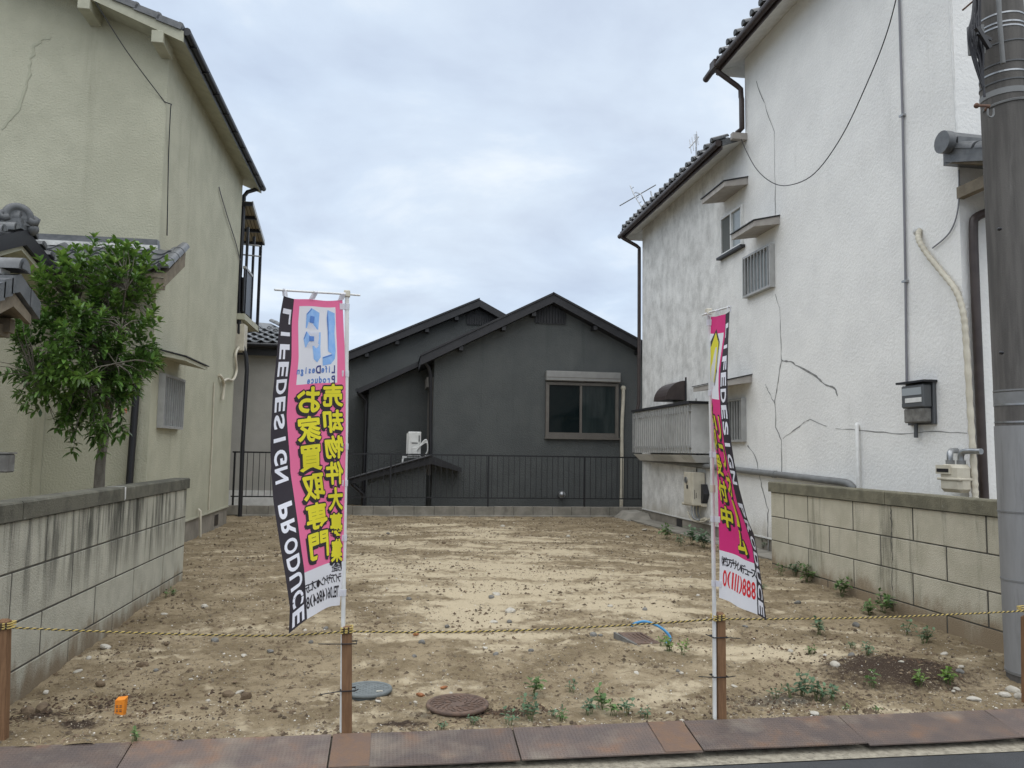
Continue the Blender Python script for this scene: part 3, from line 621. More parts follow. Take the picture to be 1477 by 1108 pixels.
for k in range(5):
    t = (k+.35)/5; p = V((XE+.05, YR+.1+(10.62-YR-.1)*t, ZRg+.02+(3.54-ZRg)*t)); inst('verge_tile', roll_me, er, frame3((0,1,-.27), (-1,0,0), p))
for k in range(5):
    t = (k+.6)/5; p = V((XE+.05, YR-.1-(YR-8.0)*t, ZRg+.02-(ZRg-3.36)*t)); inst('verge_tile', roll_me, er, frame3((0,1,.37), (-1,0,0), p))
q = MB(); q.box((-9,YR-.11,ZRg+.01),(XE+.02,YR+.11,ZRg+.07)); q.box((-9,YR-.09,ZRg+.071),(XE,YR+.09,ZRg+.125)); q.tube([(-9,YR,ZRg+.15),(XE-.02,YR,ZRg+.15)], .085, 10); q.ball((XE+.04,YR+.10,ZRg+.06), .075); q.build('ridge', m_tile, er)
# ridge end ornament: arched crest with curled horns
on = MB(); c = V((XE-.06, YR-.02, ZRg+.17)); u = V((.80,.60,0)).normalized(); nn = V((.60,-.80,0)).normalized(); zz = V((0,0,1))
def op(a, h, d=0): return c + u*(a*.68) + zz*(h*.68-.03) + nn*(d*.68)
arch = [op(.17*math.cos(t), .17*math.sin(t)+.02) for t in [math.pi*k/12 for k in range(13)]]
on.tube(arch, .05, 8); on.prism([op(.15*math.cos(math.pi*k/12), .15*math.sin(math.pi*k/12), -.04) for k in range(13)], nn*.06)
on.tube([op(.09*math.cos(2*math.pi*k/16), .075+.07*math.sin(2*math.pi*k/16), .02) for k in range(17)], .022, 6); on.ball(op(0,.075,.02), .04, 8, 6)
for sg in (-1,1):
    on.tube([op(sg*.15,.0,.01), op(sg*.20,-.03,.02), op(sg*.25,-.02,.02), op(sg*.27,.03,.02), op(sg*.23,.06,.02), op(sg*.20,.03,.02)], [.05,.05,.045,.04,.03,.02], 8)
on.prism([op(-.24,-.10,-.03), op(.24,-.10,-.03), op(.20,.02,-.03), op(-.20,.02,-.03)], nn*.05)
on.build('ridge_ornament', m_tile, er)
q = MB(); q.bar(PX(73,630,-4.38), PX(89,712,-4.2), .025, .05); tag(q.build('wood_strip', m_wood2), 'thin brown wood strip leaning on the khaki wall behind the tree', 'wood strip')

# ------------------------------------------------------------------ roofed gate just inside the left edge
gt = empty('gate', (-3.6, 6.4, -.1)); tag(gt, 'small tile roofed entrance gate with white plaster at the khaki house', 'gate')
gx = -2.80; pr_ = PX(28,410,gx); gy, gzz = pr_.y, pr_.z+.03; pe_ = PX(-30,434,gx); fy_, fz_ = pe_.y, pe_.z
gsl = (gzz-fz_)/(gy-fy_)
q = MB(); q.prism([(gx-.05,fy_,fz_-.10),(gx-.05,fy_,fz_-.01),(gx-.05,gy,gzz-.03),(gx-.05,gy+.35,gzz-.17),(gx-.05,gy+.35,gzz-.24),(gx-.05,gy,gzz-.12)], (-1.7,0,0)); gr = q.build('gate_roof', m_wood2, gt)
sv = V((0,gy-fy_,gzz-fz_)).normalized()
tiles(gr, (gx-.07-5*CW,fy_-.03,fz_), (1,0,0), sv, 5, max(2,int((gy-fy_)/RL)))
m1 = V((0,-.35,.14)).normalized(); tiles(gr, (gx-.07,gy+.38,gzz-.19), (-1,0,0), m1, 5, 1)
n = 5
for k in range(n):
    a = V((gx,fy_,fz_)).lerp(V((gx,gy,gzz)), k/n); c_ = V((gx,fy_,fz_)).lerp(V((gx,gy,gzz)), (k+1)/n); d = V((0,0,.012))
    q = MB(); q.hexa([a+V((-.12,0,-.085))+d, a+V((.0,0,-.085))+d, c_+V((0,.02,-.085)), c_+V((-.12,.02,-.085)), a+V((-.12,0,.05))+d, a+V((.0,0,.05))+d, c_+V((0,.02,.05)), c_+V((-.12,.02,.05))]); q.build('verge_tile', m_tile, gr)
for k in range(2):
    a = V((gx,gy,gzz)).lerp(V((gx,gy+.38,gzz-.15)), k/2); c_ = V((gx,gy,gzz)).lerp(V((gx,gy+.38,gzz-.15)), (k+1)/2)
    q = MB(); q.hexa([a+V((-.12,.02,-.085)), a+V((.0,.02,-.085)), c_+V((0,0,-.085)), c_+V((-.12,0,-.085)), a+V((-.12,.02,.05)), a+V((.0,.02,.05)), c_+V((0,0,.05)), c_+V((-.12,0,.05))]); q.build('verge_tile', m_tile, gr)
q = MB(); q.box((gx-1.7,gy-.09,gzz+.03),(gx-.10,gy+.07,gzz+.075)); q.build('ridge_plaster', m_plaster, gr)
rolls(gr, (gx+.03,gy,gzz+.065), (gx-1.7,gy,gzz+.065), bigroll_me, .4)
q = MB(); q.prism([(gx-.03,fy_,fz_-.19),(gx-.03,fy_,fz_-.09),(gx-.03,gy,gzz-.10),(gx-.03,gy+.30,gzz-.22),(gx-.03,gy+.30,gzz-.29),(gx-.03,gy,gzz-.20)], (-.04,0,0)); q.build('barge_board', m_wood2, gr)
q = MB(); q.box((gx-1.7,gy-.36,gzz-.36),(gx-.17,gy-.28,gzz-.25)); q.box((gx-1.7,gy+.28,gzz-.36),(gx-.17,gy+.36,gzz-.25)); q.box((gx-.30,gy-.40,gzz-.39),(gx-.22,gy+.40,gzz-.30)); q.build('beam', m_wood2, gt)
for xx in (gx-.62, gx-1.6):
    q = MB(); q.box((xx-.06,gy-.36,-.2),(xx+.06,gy-.25,gzz-.365)); q.box((xx-.06,gy+.25,-.2),(xx+.06,gy+.36,gzz-.365)); q.box((xx-.05,gy-.24,gzz-.5),(xx+.05,gy+.24,gzz-.38)); q.build('post', m_wood2, gt)
p0 = PY(10,682,6.3); p1 = PY(10,655,6.3); q = MB(); q.box((p0.x-.28,6.3,p0.z),(p0.x,6.42,p1.z),0,.01); q.box((p0.x-.30,6.29,p1.z+.001),(p0.x+.005,6.43,p1.z+.012)); q.box((p0.x-.20,6.43,-.2),(p0.x-.14,6.47,p0.z+.1))
tag(q.build('letter_box', m_gstone), 'dark grey box on a post behind the stained block wall', 'letter box')

# ------------------------------------------------------------------ white house on the right
m_rh = mat('white_weathered_stucco', (.83,.825,.80), (.76,.755,.735), 1.6, .93, bump=1.0, bscale=27, bdist=.011, lo=.35, hi=.7, stain=(.46,.455,.435), sscale=3.6, sstretch=(1,1,.8), slo=.28, shi=.80, zmask=(1,11.0,14.4), splash=((.44,.41,.35),-.28,.25), stain2=((.66,.655,.63),2.2,(1.5,1.5,.2),.58,.82), bdetail=6)
m_awn = mat('awning_paint', (.40,.375,.345), (.33,.305,.28), 6, .8, bump=.15)
rh = empty('stucco_house', (9, 12.5, -.2)); tag(rh, 'white cracked stucco house with stepped tile eaves and an electric meter', 'house')
YC, YD, YE_ = 7.23, 12.2, 17.75; XO = 12.45; XM2 = (XW+XO)/2; ZU, ZL = 8.20, 6.81; S2 = .36
q = MB(); q.prism([(XW,YC,.235),(XW,YC,ZU),(XM2,YC,ZU+S2*(XM2-XW)),(XO,YC,ZU),(XO,YC,.235)], (0,YD-YC,0)); q.build('wall', m_rh, rh)
q = MB(); q.prism([(XW,YD+.001,.235),(XW,YD+.001,ZL),(XM2,YD+.001,ZL+S2*(XM2-XW)),(XO,YD+.001,ZL),(XO,YD+.001,.235)], (0,YE_-YD,0)); q.build('wall', m_rh, rh)
q = MB(); q.box((XW+.016,YC+.02,-.35),(XO-.02,YE_-.02,.233)); fo = q.build('foundation', m_found, rh)
for px, wd in ((979,.30),):
    p = PX(px,750,XW); q = MB(); q.box((XW+.008,p.y-wd/2,.0),(XW+.02,p.y+wd/2,.2)); q.build('vent', m_black, fo)
q = MB(); q.box((XW-.010,YC,.225),(XW+.01,YE_,.25)); q.build('skirt_trim', m_wpl, rh)
def side_roof(y0, y1, ze, ov):
    xe = XW-ov; u = lambda x: ze + S2*(x-XW)
    q = MB(); q.add([(xe,y0,u(xe)),(xe,y1,u(xe)),(XM2,y1,u(XM2)),(XM2,y0,u(XM2)),(2*XM2-xe,y0,u(xe)),(2*XM2-xe,y1,u(xe))], [(0,1,2,3),(3,2,5,4)]); q.build('soffit', m_wpl, rh)
    q = MB(); t = .11
    q.add([(xe,y0,u(xe)+t),(xe,y1,u(xe)+t),(XM2,y1,u(XM2)+t),(XM2,y0,u(XM2)+t),(2*XM2-xe,y0,u(xe)+t),(2*XM2-xe,y1,u(xe)+t),(xe,y0,u(xe)+.004),(xe,y1,u(xe)+.004),(2*XM2-xe,y0,u(xe)+.004),(2*XM2-xe,y1,u(xe)+.004),(XM2,y1,u(XM2)+.004),(XM2,y0,u(XM2)+.004)],
          [(0,1,2,3),(3,2,5,4),(6,7,1,0),(8,9,5,4),(7,10,2,1),(10,9,5,2),(6,11,3,0),(11,8,4,3)]); r = q.build('roof', m_tile, rh)
    s = V((1,0,S2)).normalized(); n = int((y1-y0-.1)/.29)
    for k in range(n):
        inst('eave_tile', roll_me, r, frame3((0,-1,0), s, V((xe-.10,y0+.15+k*.29,u(xe)+.125))))
    tiles(r, (xe-.06,y1-.02,u(xe)+.10), (0,-1,0), s, int((y1-y0)/CW), 1)
    q = MB(); q.tube([(xe-.05,y0,u(xe)+.055),(xe-.05,y1+.06,u(xe)+.035)], .058, 10); g = q.build('gutter', m_brownp, rh)
    q = MB(); q.box((xe-.001,y0,u(xe)-.05),(xe+.02,y1,u(xe)+.1)); q.build('fascia', m_brownp, rh)
    q = MB(); q.box((xe+.022,y1-.03,u(xe)-.06),(XW+.3,y1,u(xe)+.12+S2*.3)); q.build('rear_barge', m_wpl, rh)
    return xe, u(xe)
xu, zu = side_roof(6.9, 12.42, ZU, .42)
xl, zl = side_roof(12.22, 18.0, ZL, .42)
q = MB(); q.box((xu-.12,12.22,zu-.02),(xu+.04,12.42,zu+.14),0,.01); q.tube([(xu-.05,12.40,zu+.05),(xu-.05,12.75,zu+.02)], .055, 10); q.build('gutter_box', m_brownp, rh)
pipe(rh, 'downpipe', [(xu-.03,12.3,zu-.02), (xu+.02,12.27,zu-.10), (XW-.12,12.24,zu-.30), (XW-.06,12.23,zu-.36), (XW-.06,12.22,zu-.5), (XW-.06,12.2,7.5), (XW-.06,12.2,ZL+.18), (XW-.10,12.3,ZL+.14)], .045, m_brownp)
pipe(rh, 'downpipe', [(xl-.04,17.9,zl-.02), (xl,17.88,zl-.06), (XW-.12,17.85,zl-.22), (XW-.05,17.84,zl-.28), (XW-.05,17.84,zl-.4), (XW-.05,17.84,4.5), (XW-.05,17.84,2.7), (XW-.09,17.84,2.5)], .042, m_brownp)
q = MB(); q.box((XW-.26,12.12,ZL-.04),(XW-.002,12.215,ZL+.07)); q.build('roof_end_trim', m_awn, rh)
# television aerials on the rear roof
def aerial(base, mast, boom, els, label):
    a = empty('television_aerial', base); tag(a, label, 'aerial', None)
    q = MB(); q.tube([base, mast], .016, 6); q.build('mast', m_steel, a)
    q = MB(); q.tube(boom, .014, 6); q.build('boom', m_steel, a)
    for k in range(els):
        t = (k+.5)/els; c = V(boom[0]).lerp(V(boom[-1]), t); q = MB(); q.tube([c+V((0,-.05,-.16)), c+V((0,.05,.16))], .008, 5); q.build('element', m_steel, a)
bz = lambda x: zl + S2*(x-xl) + .11
aerial(V((5.55,16.3,bz(5.55))), V((5.5,16.4,bz(5.5)+.45)), [V((5.0,17.1,7.14)), V((5.55,16.2,7.36))], 0, 'bent grey television aerial on the lower eave of the white house')
a_ = bpy.data.objects['television_aerial']
q = MB(); q.tube([PX(909,268,5.0), PX(914,280,5.0), PX(926,300,5.0)], .014, 6); q.tube(smooth_path([PX(916,278,5.0), PX(924,280,5.0), PX(928,288,5.05), PX(930,293,5.1), PX(926,298,5.0)]), .012, 6); q.build('element', m_steel, a_)
q = MB(); 
for k in range(4): q.tube([PX(911+k*3.6,272+k*7,5.0), PX(914+k*3.6,270+k*7,5.0)], .007, 4)
q.build('element', m_steel, a_)
aerial(V((6.0,15.0,bz(6.0)-.02)), V((6.0,15.0,8.05)), [V((5.85,15.0,7.75)), V((6.05,15.0,8.0))], 4, 'small ladder shaped television aerial above the lower eave')
# windows and canopies of the side wall
ye = lambda px, py: PX(px, py, XW).y
p = (12.30, 13.16, 5.02, 5.72)
q = MB(); q.box((XW-.012,p[0]+.03,p[2]+.03),(XW-.004,p[1]-.03,p[3]-.03)); w1 = q.build('window', m_frost, rh)
q = MB()
for a, c in (((p[0],p[2]),(p[1],p[2]+.04)), ((p[0],p[3]-.04),(p[1],p[3])), ((p[0],p[2]+.04),(p[0]+.035,p[3]-.04)), ((p[1]-.035,p[2]+.04),(p[1],p[3]-.04)), ((12.70,p[2]+.04),(12.75,p[3]-.04))): q.box((XW-.045,a[0],a[1]),(XW-.002,c[0],c[1]))
q.build('frame', m_wpl, w1)
q = MB(); q.box((XW-.022,12.752,p[2]+.041),(XW-.014,p[1]-.036,p[3]-.041)); q.build('screen_pane', m_screen, w1)
q = MB(); q.box((XW-.09,p[0]-.06,p[2]-.05),(XW-.003,p[1]+.08,p[2]-.008)); q.build('sill', m_darktrim, w1)
awning(rh, XW, -1, 12.12, PX(1012,303,XW-.42).y, 6.12, .42, .10, .12, m_darktrim, m_awn)
grating(rh, 'window', XW, -1, 11.22, 12.18, 4.08, 4.76, 8, .09, m_alu, m_frost, .022)
awning(rh, XW, -1, 11.05, PX(1055,357,XW-.42).y, 5.14, .42, .10, .12, m_darktrim, m_awn)
grating(rh, 'window', XW, -1, 12.27, 13.55, 1.72, 2.44, 12, .09, m_alu, m_screen, .022)
awning(rh, XW, -1, 12.05, PX(1000,566,XW-.42).y, 2.80, .42, .10, .12, m_darktrim, m_awn)
# box bay with upright lattice slats
xb0 = 5.34; yb0 = PX(994,600,xb0).y; yb1 = PX(913,600,xb0).y; zb0 = 1.52; zb1 = 2.42
q = MB(); q.box((xb0+.04,yb0,zb0),(XW-.002,yb1,zb1)); by = q.build('box_bay', m_grime, rh)
q = MB(); q.box((xb0-.03,yb0-.06,zb1+.002),(XW-.002,yb1+.05,zb1+.05)); q.build('bay_top', m_darktrim, by)
q = MB(); q.hexa([(xb0+.15,yb0+.05,zb0-.17),(XW-.002,yb0+.05,zb0-.17),(XW-.002,yb1-.05,zb0-.17),(xb0+.15,yb1-.05,zb0-.17),(xb0+.02,yb0-.02,zb0-.03),(XW-.002,yb0-.02,zb0-.03),(XW-.002,yb1+.02,zb0-.03),(xb0+.02,yb1+.02,zb0-.03)]); q.build('bay_base', m_grime, by)
for z in (zb0+.10, zb1-.14): q = MB(); q.box((xb0,yb0+.01,z),(xb0+.038,yb1-.01,z+.04)); q.build('lattice_rail', m_alu, by)
n = 26
q = MB(); q.box((-.012,-.028,0),(0,.028,zb1-zb0-.03)); sm = q.data('slat', m_alu)
for k in range(n): inst('slat', sm, by, Matrix.Translation((xb0-.002, yb0+.04+(yb1-yb0-.08)*k/(n-1), zb0+.005)))
# quarter round extractor hood above the bay
yh0 = PX(990,560,XW).y; yh1 = yh0+.75; zh = PX(990,577,XW).z; r_ = .42
arc = [(XW-.003-r_*math.sin(t), zh+r_*.92*math.cos(t)) for t in [math.pi/2*k/8 for k in range(9)]]
q = MB(); q.prism([(x,yh0,z) for x, z in arc]+[(XW-.003,yh0,zh)], (0,yh1-yh0,0)); hd = q.build('extractor_hood', m_brownp, rh)
q = MB(); q.prism([(XW-.002,yh0-.02,zh-.02),(XW-.002,yh0-.02,zh+r_+.03),(XW-.03,yh0-.02,zh+r_+.03),(XW-.03,yh0-.02,zh-.02)], (0,.018,0)); q.build('flange', m_darktrim, hd)
# horizontal drain pipe
pts = [(XW-.065,17.75,1.385),(XW-.065,13,1.27),(XW-.065,9.33,1.175),(XW-.06,9.25,1.16),(XW-.02,9.2,1.10)]
dp = pipe(rh, 'drain_pipe', pts, .048, m_gpipe, 10)
for yy, z in ((16,1.345),(13.9,1.29),(11.2,1.222)): q = MB(); q.tube([(XW-.065,yy-.05,z),(XW-.065,yy+.05,z)], .056, 10); q.build('coupling', m_gpipe, dp)
# water heater
hy = PX(1000,700,XW-.25).y; h0 = V((XW-.26,hy,.56)); h1 = V((XW-.02,hy+.46,1.17))
q = MB(); q.box(h0, h1, 0, .012); he = q.build('water_heater', m_cream, rh)
q = MB(); q.box((h0.x-.006,hy+.03,.60),(h0.x-.001,hy+.43,1.14)); q.build('front_panel', m_cream, he)
q = MB(); q.tube([(h0.x-.03,hy+.30,1.02),(h0.x-.001,hy+.30,1.02)], .06, 10); q.build('flue', m_steel, he)
q = MB(); q.box((h0.x-.010,hy+.22,.86),(h0.x-.007,hy+.30,.93)); q.build('badge', m_black, he)
q = MB(); q.box((h0.x+.03,hy-.003,.68),(h0.x+.04,hy-.001,.85)); q.box((h0.x+.06,hy-.003,.7),(h0.x+.07,hy-.001,.8)); q.build('vent_slots', m_black, he)
for k in range(3):
    xx = h0.x+.04+.06*k; pipe(he, 'pipe', smooth_path([(xx,hy+.15,.57), (xx,hy+.15,.42), (xx+.03,hy+.1,.32), (XW-.03,hy+.05-.1*k,.28)]), .016, m_gpipe if k else m_steel, 6)
pipe(he, 'pipe', smooth_path([PX(985,726,XW-.08), PX(1002,729,XW-.08), PX(1006,734,XW-.08), PX(1006,750,XW-.08), PX(1018,748,XW-.08)]), .028, m_cream, 8)
pipe(he, 'pipe', smooth_path([PX(992,738,XW-.1), PX(998,750,XW-.1), PX(1012,753,XW-.1), PX(1024,748,XW-.1)]), .014, m_cream, 6)
c = PX(1013,712,XW-.06); q = MB(); q.prism([V((XW-.004,c.y+.20*math.cos(math.pi/3*k),c.z+.20*math.sin(math.pi/3*k))) for k in range(6)], (-.10,0,0)); vh = q.build('vent_hood', m_darktrim, rh)
q = MB(); q.box((XW-.10,c.y-.10,c.z-.235),(XW-.01,c.y+.10,c.z-.18)); q.build('outlet', m_cream, vh)
pipe(rh, 'cable', [PX(1004,575,XW-.02), PX(1006,650,XW-.02), PX(1003,725,XW-.02)], .009, m_cable, 5)
q = MB(); c = PX(1008,655,XW-.05); q.box((XW-.08,c.y-.06,c.z-.06),(XW-.003,c.y+.06,c.z+.07),0,.01); q.build('junction_box', m_gpipe, rh)
# electric meter
ya, yb = PX(1336,585,XW-.12).y, PX(1303,585,XW-.12).y; mz0, mz1 = 1.88, 2.30
em = empty('electric_meter', (XW-.06,(ya+yb)/2,mz0)); tag(em, 'dark grey electric meter on the white wall under a thin conduit', 'meter')
q = MB(); q.box((XW-.04,ya-.01,mz0-.02),(XW-.002,yb+.05,mz1+.02),0,.006); q.build('back_board', m_meter, em)
q = MB(); q.box((XW-.15,ya+.005,mz0+.16),(XW-.042,yb-.005,mz1-.01),0,.015); q.build('case', m_meter, em)
q = MB(); q.box((XW-.135,ya+.02,mz0),(XW-.042,yb-.02,mz0+.155),0,.012); q.build('terminal_cover', m_gstone, em)
q = MB(); q.box((XW-.155,ya+.03,mz1-.12),(XW-.151,yb-.03,mz1-.04)); q.build('display', m_clear, em)
q = MB(); q.box((XW-.155,ya+.03,mz1-.20),(XW-.151,yb-.08,mz1-.15)); q.build('name_plate', m_wpl, em)
q = MB(); q.box((XW-.16,ya-.03,mz1+.012),(XW-.002,yb+.07,mz1+.035)); q.box((XW-.09,yb-.01,mz0+.18),(XW-.05,yb+.07,mz0+.22)); q.build('bracket', m_black, em)
pipe(em, 'cable', [(XW-.05,(ya+yb)/2+.08,mz0), (XW-.05,(ya+yb)/2+.09,mz0-.16)], .022, m_meter, 8)
cd = pipe(rh, 'conduit', [PX(1296,-30,XW-.025), PX(1302,170,XW-.025), PX(1306,400,XW-.025), PX(1308,562,XW-.025)], .014, m_cableg, 8)
for py, px in ((167,1302),(406,1306)): q = MB(); c = PX(px,py,XW-.02); q.box((XW-.045,c.y-.035,c.z-.012),(XW-.002,c.y+.035,c.z+.012)); q.build('clip', m_steel, cd)
# gas meter
ga, gb = PX(1391,690,XW-.16).y, PX(1360,690,XW-.16).y; g0, g1 = 1.16, 1.44
gm = empty('gas_meter', (XW-.1,(ga+gb)/2,g0)); tag(gm, 'cream gas meter with twin pipes on the white wall above the block wall', 'meter')
q = MB(); q.box((XW-.21,ga,g0),(XW-.06,gb,g1),0,.035); q.build('case', m_cream, gm)
q = MB(); q.box((XW-.225,ga-.008,g0+.12),(XW-.05,gb+.008,g0+.145),0,.006); q.build('seam_band', m_cream, gm)
q = MB(); q.box((XW-.225,ga+.12,g1-.10),(XW-.211,gb+.02,g1-.01)); q.build('dial_housing', m_cream, gm)
q = MB(); q.box((XW-.230,ga+.14,g1-.08),(XW-.226,gb-.0,g1-.045)); q.build('dial', m_black, gm)
gc = (ga+gb)/2
pipe(gm, 'pipe', smooth_path([(XW-.13,gc+.08,g1-.01),(XW-.13,gc+.08,g1+.08),(XW-.10,gc+.10,g1+.13),(XW-.02,gc+.12,g1+.14)]), .03, m_steel, 8)
pipe(gm, 'pipe', smooth_path([(XW-.13,gc-.08,g1-.01),(XW-.13,gc-.08,g1+.09),(XW-.12,gc-.13,g1+.13),(XW-.10,gc-.32,g1+.13)]), .03, m_steel, 8)
for s_ in (-.08,.08): q = MB(); q.tube([(XW-.13,gc+s_,g1-.005),(XW-.13,gc+s_,g1+.04)], .042, 8); q.build('union_nut', m_gpipe, gm)
# insulated pipe, drip pipe, front downpipe
hp = smooth_path([PX(1326,332,XW-.02), PX(1325,345,XW-.07), PX(1337,366,XW-.06), PX(1358,392,XW-.05), PX(1378,418,XW-.05), PX(1389,450,XW-.05), PX(1394,500,XW-.05), PX(1400,600,XW-.05), PX(1405,680,XW-.05), PX(1407,722,XW-.05)], 12)
MB().tube(hp, [.030+.004*math.sin(i*1.9) for i in range(len(hp))], 8).build('insulated_pipe', m_cream, rh)
q = MB(); c = PX(1326,334,XW); q.ball((XW-.02,c.y,c.z), (.05,.05,.05)); q.build('pipe_flange', m_grime, rh)
pipe(rh, 'vent_pipe', [PX(1236,612,XW-.01), PX(1236,616,XW-.05), PX(1238,700,XW-.05), PX(1239,760,XW-.05)], .024, m_wpl, 8)
pipe(rh, 'downpipe', smooth_path([PY(1440,298,7.1), PY(1424,306,7.13), PY(1408,314,7.17), PY(1404,328,7.17), PY(1406,400,7.17), PY(1411,520,7.17), PY(1416,640,7.17), PY(1421,745,7.17)], 4), .045, m_brownp)
# small tile canopy on the street front
q = MB(); cx0 = 5.60; q.prism([(cx0,6.55,4.30),(cx0,7.225,4.55),(cx0,7.225,4.62),(cx0,6.55,4.36)], (4,0,0)); cn = q.build('canopy', m_wood2, rh)
s = V((0,.675,.26)).normalized(); tiles(cn, (cx0-.02,6.50,4.37), (1,0,0), s, 8, 3)
rolls(cn, (cx0-.04,7.12,4.73), (cx0+2.4,7.12,4.73), bigroll_me, .4); rolls(cn, (cx0+.02,6.48,4.42), (cx0+.02,7.1,4.66), None, .3, 'verge_tile')
q = MB(); q.box((cx0-.02,7.0,4.52),(cx0+4,7.226,4.75)); q.prism([(cx0-.04,6.46,4.30),(cx0-.04,7.2,4.55),(cx0-.04,7.2,4.70),(cx0-.04,6.46,4.43)], (.06,0,0)); q.tube([(cx0-.13,7.10,4.72),(cx0-.05,7.10,4.72)], .115, 16); q.build('ridge_bed', m_tile, cn)
q = MB(); q.box((cx0+.1,6.62,4.12),(cx0+4,6.70,4.295)); q.box((cx0+.12,6.70,4.18),(cx0+.20,7.225,4.30)); q.build('beam', m_wood2, cn)
pipe(rh, 'cable', smooth_path([PX(1383,245,XW-.02), PX(1382,300,XW-.02), PX(1370,335,XW-.02), PX(1345,358,XW-.02)]), .008, m_cableg, 5)
pipe(rh, 'cable', smooth_path([PX(1066,192,XW-.1), PX(1075,215,XW-.12), PX(1092,245,XW-.15), PX(1115,264,XW-.2), PX(1140,267,XW-.25), PX(1175,250,XW-.3), PX(1215,195,XW-.4), PX(1255,110,XW-.5), PX(1280,45,XW-.6), PX(1297,-20,XW-.7)]), .007, m_cable, 6)
pipe(rh, 'corner_trim', [PX(1369,0,XW-.0), PX(1376,120,XW), PX(1383,250,XW)], .012, m_wpl, 6)
# cracks, filled and open
n_ = (-1,0,0); xc = XW-.004
def crack(px, wd, m, amp=.012): ribbon(wob([PX(x, y, xc) for x, y in px], amp, 1, 4), wd, n_).build('crack', m, rh)
crack([(1127,520),(1141,522),(1154,530),(1178,543),(1189,555),(1204,560),(1208,571)], .024, m_crack)
crack([(1127,521),(1122,550),(1117.6,578),(1119,616),(1127,635),(1127,686)], .022, m_crack)
crack([(1104,554),(1110,568),(1117,582)], .013, m_crack); crack([(1129,633),(1150,617),(1160,609)], .012, m_crack)
crack([(1160,609),(1168,605),(1192,615)], .008, m_crack)
crack([(1091,118),(1103,150),(1116,190),(1118,250),(1118,322)], .010, m_crackd, .02); crack([(1119,424),(1124,445),(1126,480),(1127,520)], .010, m_crackd, .015)
crack([(1079,642),(1091,662),(1096,690),(1099,705),(1108,735),(1107,765),(1109,800)], .026, m_crack, .02)
crack([(1205,618),(1250,622),(1300,626),(1345,622),(1395,625)], .008, m_crack)
# concrete apron at the foot of the wall
q = MB(); q.hexa([(5.35,9.98,-.2),(XW+.1,9.98,-.2),(XW+.1,17.9,-.2),(5.35,17.9,-.2),(5.40,9.98,.03),(XW+.012,9.98,.04),(XW+.012,17.9,.05),(5.30,17.9,.03)]); tag(q.build('concrete_apron', m_conc), 'cracked strip of concrete along the foot of the white house', kind='structure')
q = MB(); pts = [(902,746),(915,741),(925,741),(938,750),(925,755)]
q.hexa([(5.25,17.2,0.0),(5.74,17.0,0.0),(5.74,18.2,0),(5.2,18.2,0),(5.42,17.5,.14),(5.74,17.3,.16),(5.74,18.2,.18),(5.4,18.2,.16)]); tag(q.build('concrete_lump', m_conc), 'sloping broken lump of concrete at the corner of the low wall', 'concrete')

# ------------------------------------------------------------------ charcoal house behind the fence
dh = empty('stucco_house', (3, 22, -.3)); tag(dh, 'charcoal gabled house with a shuttered window behind the black fence', 'house')
Y1, Y2, Y3 = 19.3, 20.9, 22.0
def gp(px, py, Y): p = PY(px, py, Y); return (p.x, p.z)
def gable(name, Y, xl_, xr_, pk, zl_, zr_, depth, m=m_dark, zb=-.3):
    q = MB(); q.prism([(xl_,Y,zb),(xl_,Y,zl_),(pk[0],Y,pk[1]),(xr_,Y,zr_),(xr_,Y,zb)], (0,depth,0)); return q.build(name, m, dh)
def roofslab(Y, a, b, th, depth, ov=.35):      # slab between two (x,z) points, facing board at the front
    q = MB(); q.prism([(a[0],Y-ov,a[1]-th),(b[0],Y-ov,b[1]-th),(b[0],Y-ov,b[1]),(a[0],Y-ov,a[1])], (0,depth+ov,0)); return q
# main block
YO = Y1-.35
pk = gp(799,424,YO); el = gp(607,514,YO); er_ = (gp(922,492,YO)[0]+1.4, gp(922,492,YO)[1]-1.4*.48)
cl = gp(625,600,Y1)[0]
slL = (pk[1]-el[1])/(pk[0]-el[0]); slR = (pk[1]-er_[1])/(er_[0]-pk[0])
gable('wall', Y1, cl, er_[0]-.4, (pk[0],pk[1]-.20), pk[1]-.20-slL*(pk[0]-cl), pk[1]-.20-slR*(er_[0]-.4-pk[0]), 7)
r1_ = roofslab(Y1, el, pk, .21, 7.2).build('roof', m_darktrim, dh); r2_ = roofslab(Y1, pk, er_, .21, 7.2).build('roof', m_darktrim, dh)
for a, c_, rr in ((el, pk, r1_), (pk, er_, r2_)):
    q = MB(); q.prism([(a[0]-.02,YO-.03,a[1]-.005),(c_[0],YO-.03,c_[1]-.005),(c_[0],YO-.03,c_[1]+.045),(a[0]-.02,YO-.03,a[1]+.045)], (0,7.2,0)); q.build('metal_sheet', m_darktrim, rr)
for a, c_, ts, rr in ((el,pk,(.30,.62,.85),r1_), (pk,er_,(.30,.62),r2_)):
    for t in ts: x = a[0]+(c_[0]-a[0])*t; z = a[1]+(c_[1]-a[1])*t-.215; q = MB(); q.box((x-.05,YO+.04,z-.10),(x+.05,Y1-.002,z)); q.build('purlin_end', m_darktrim, rr)
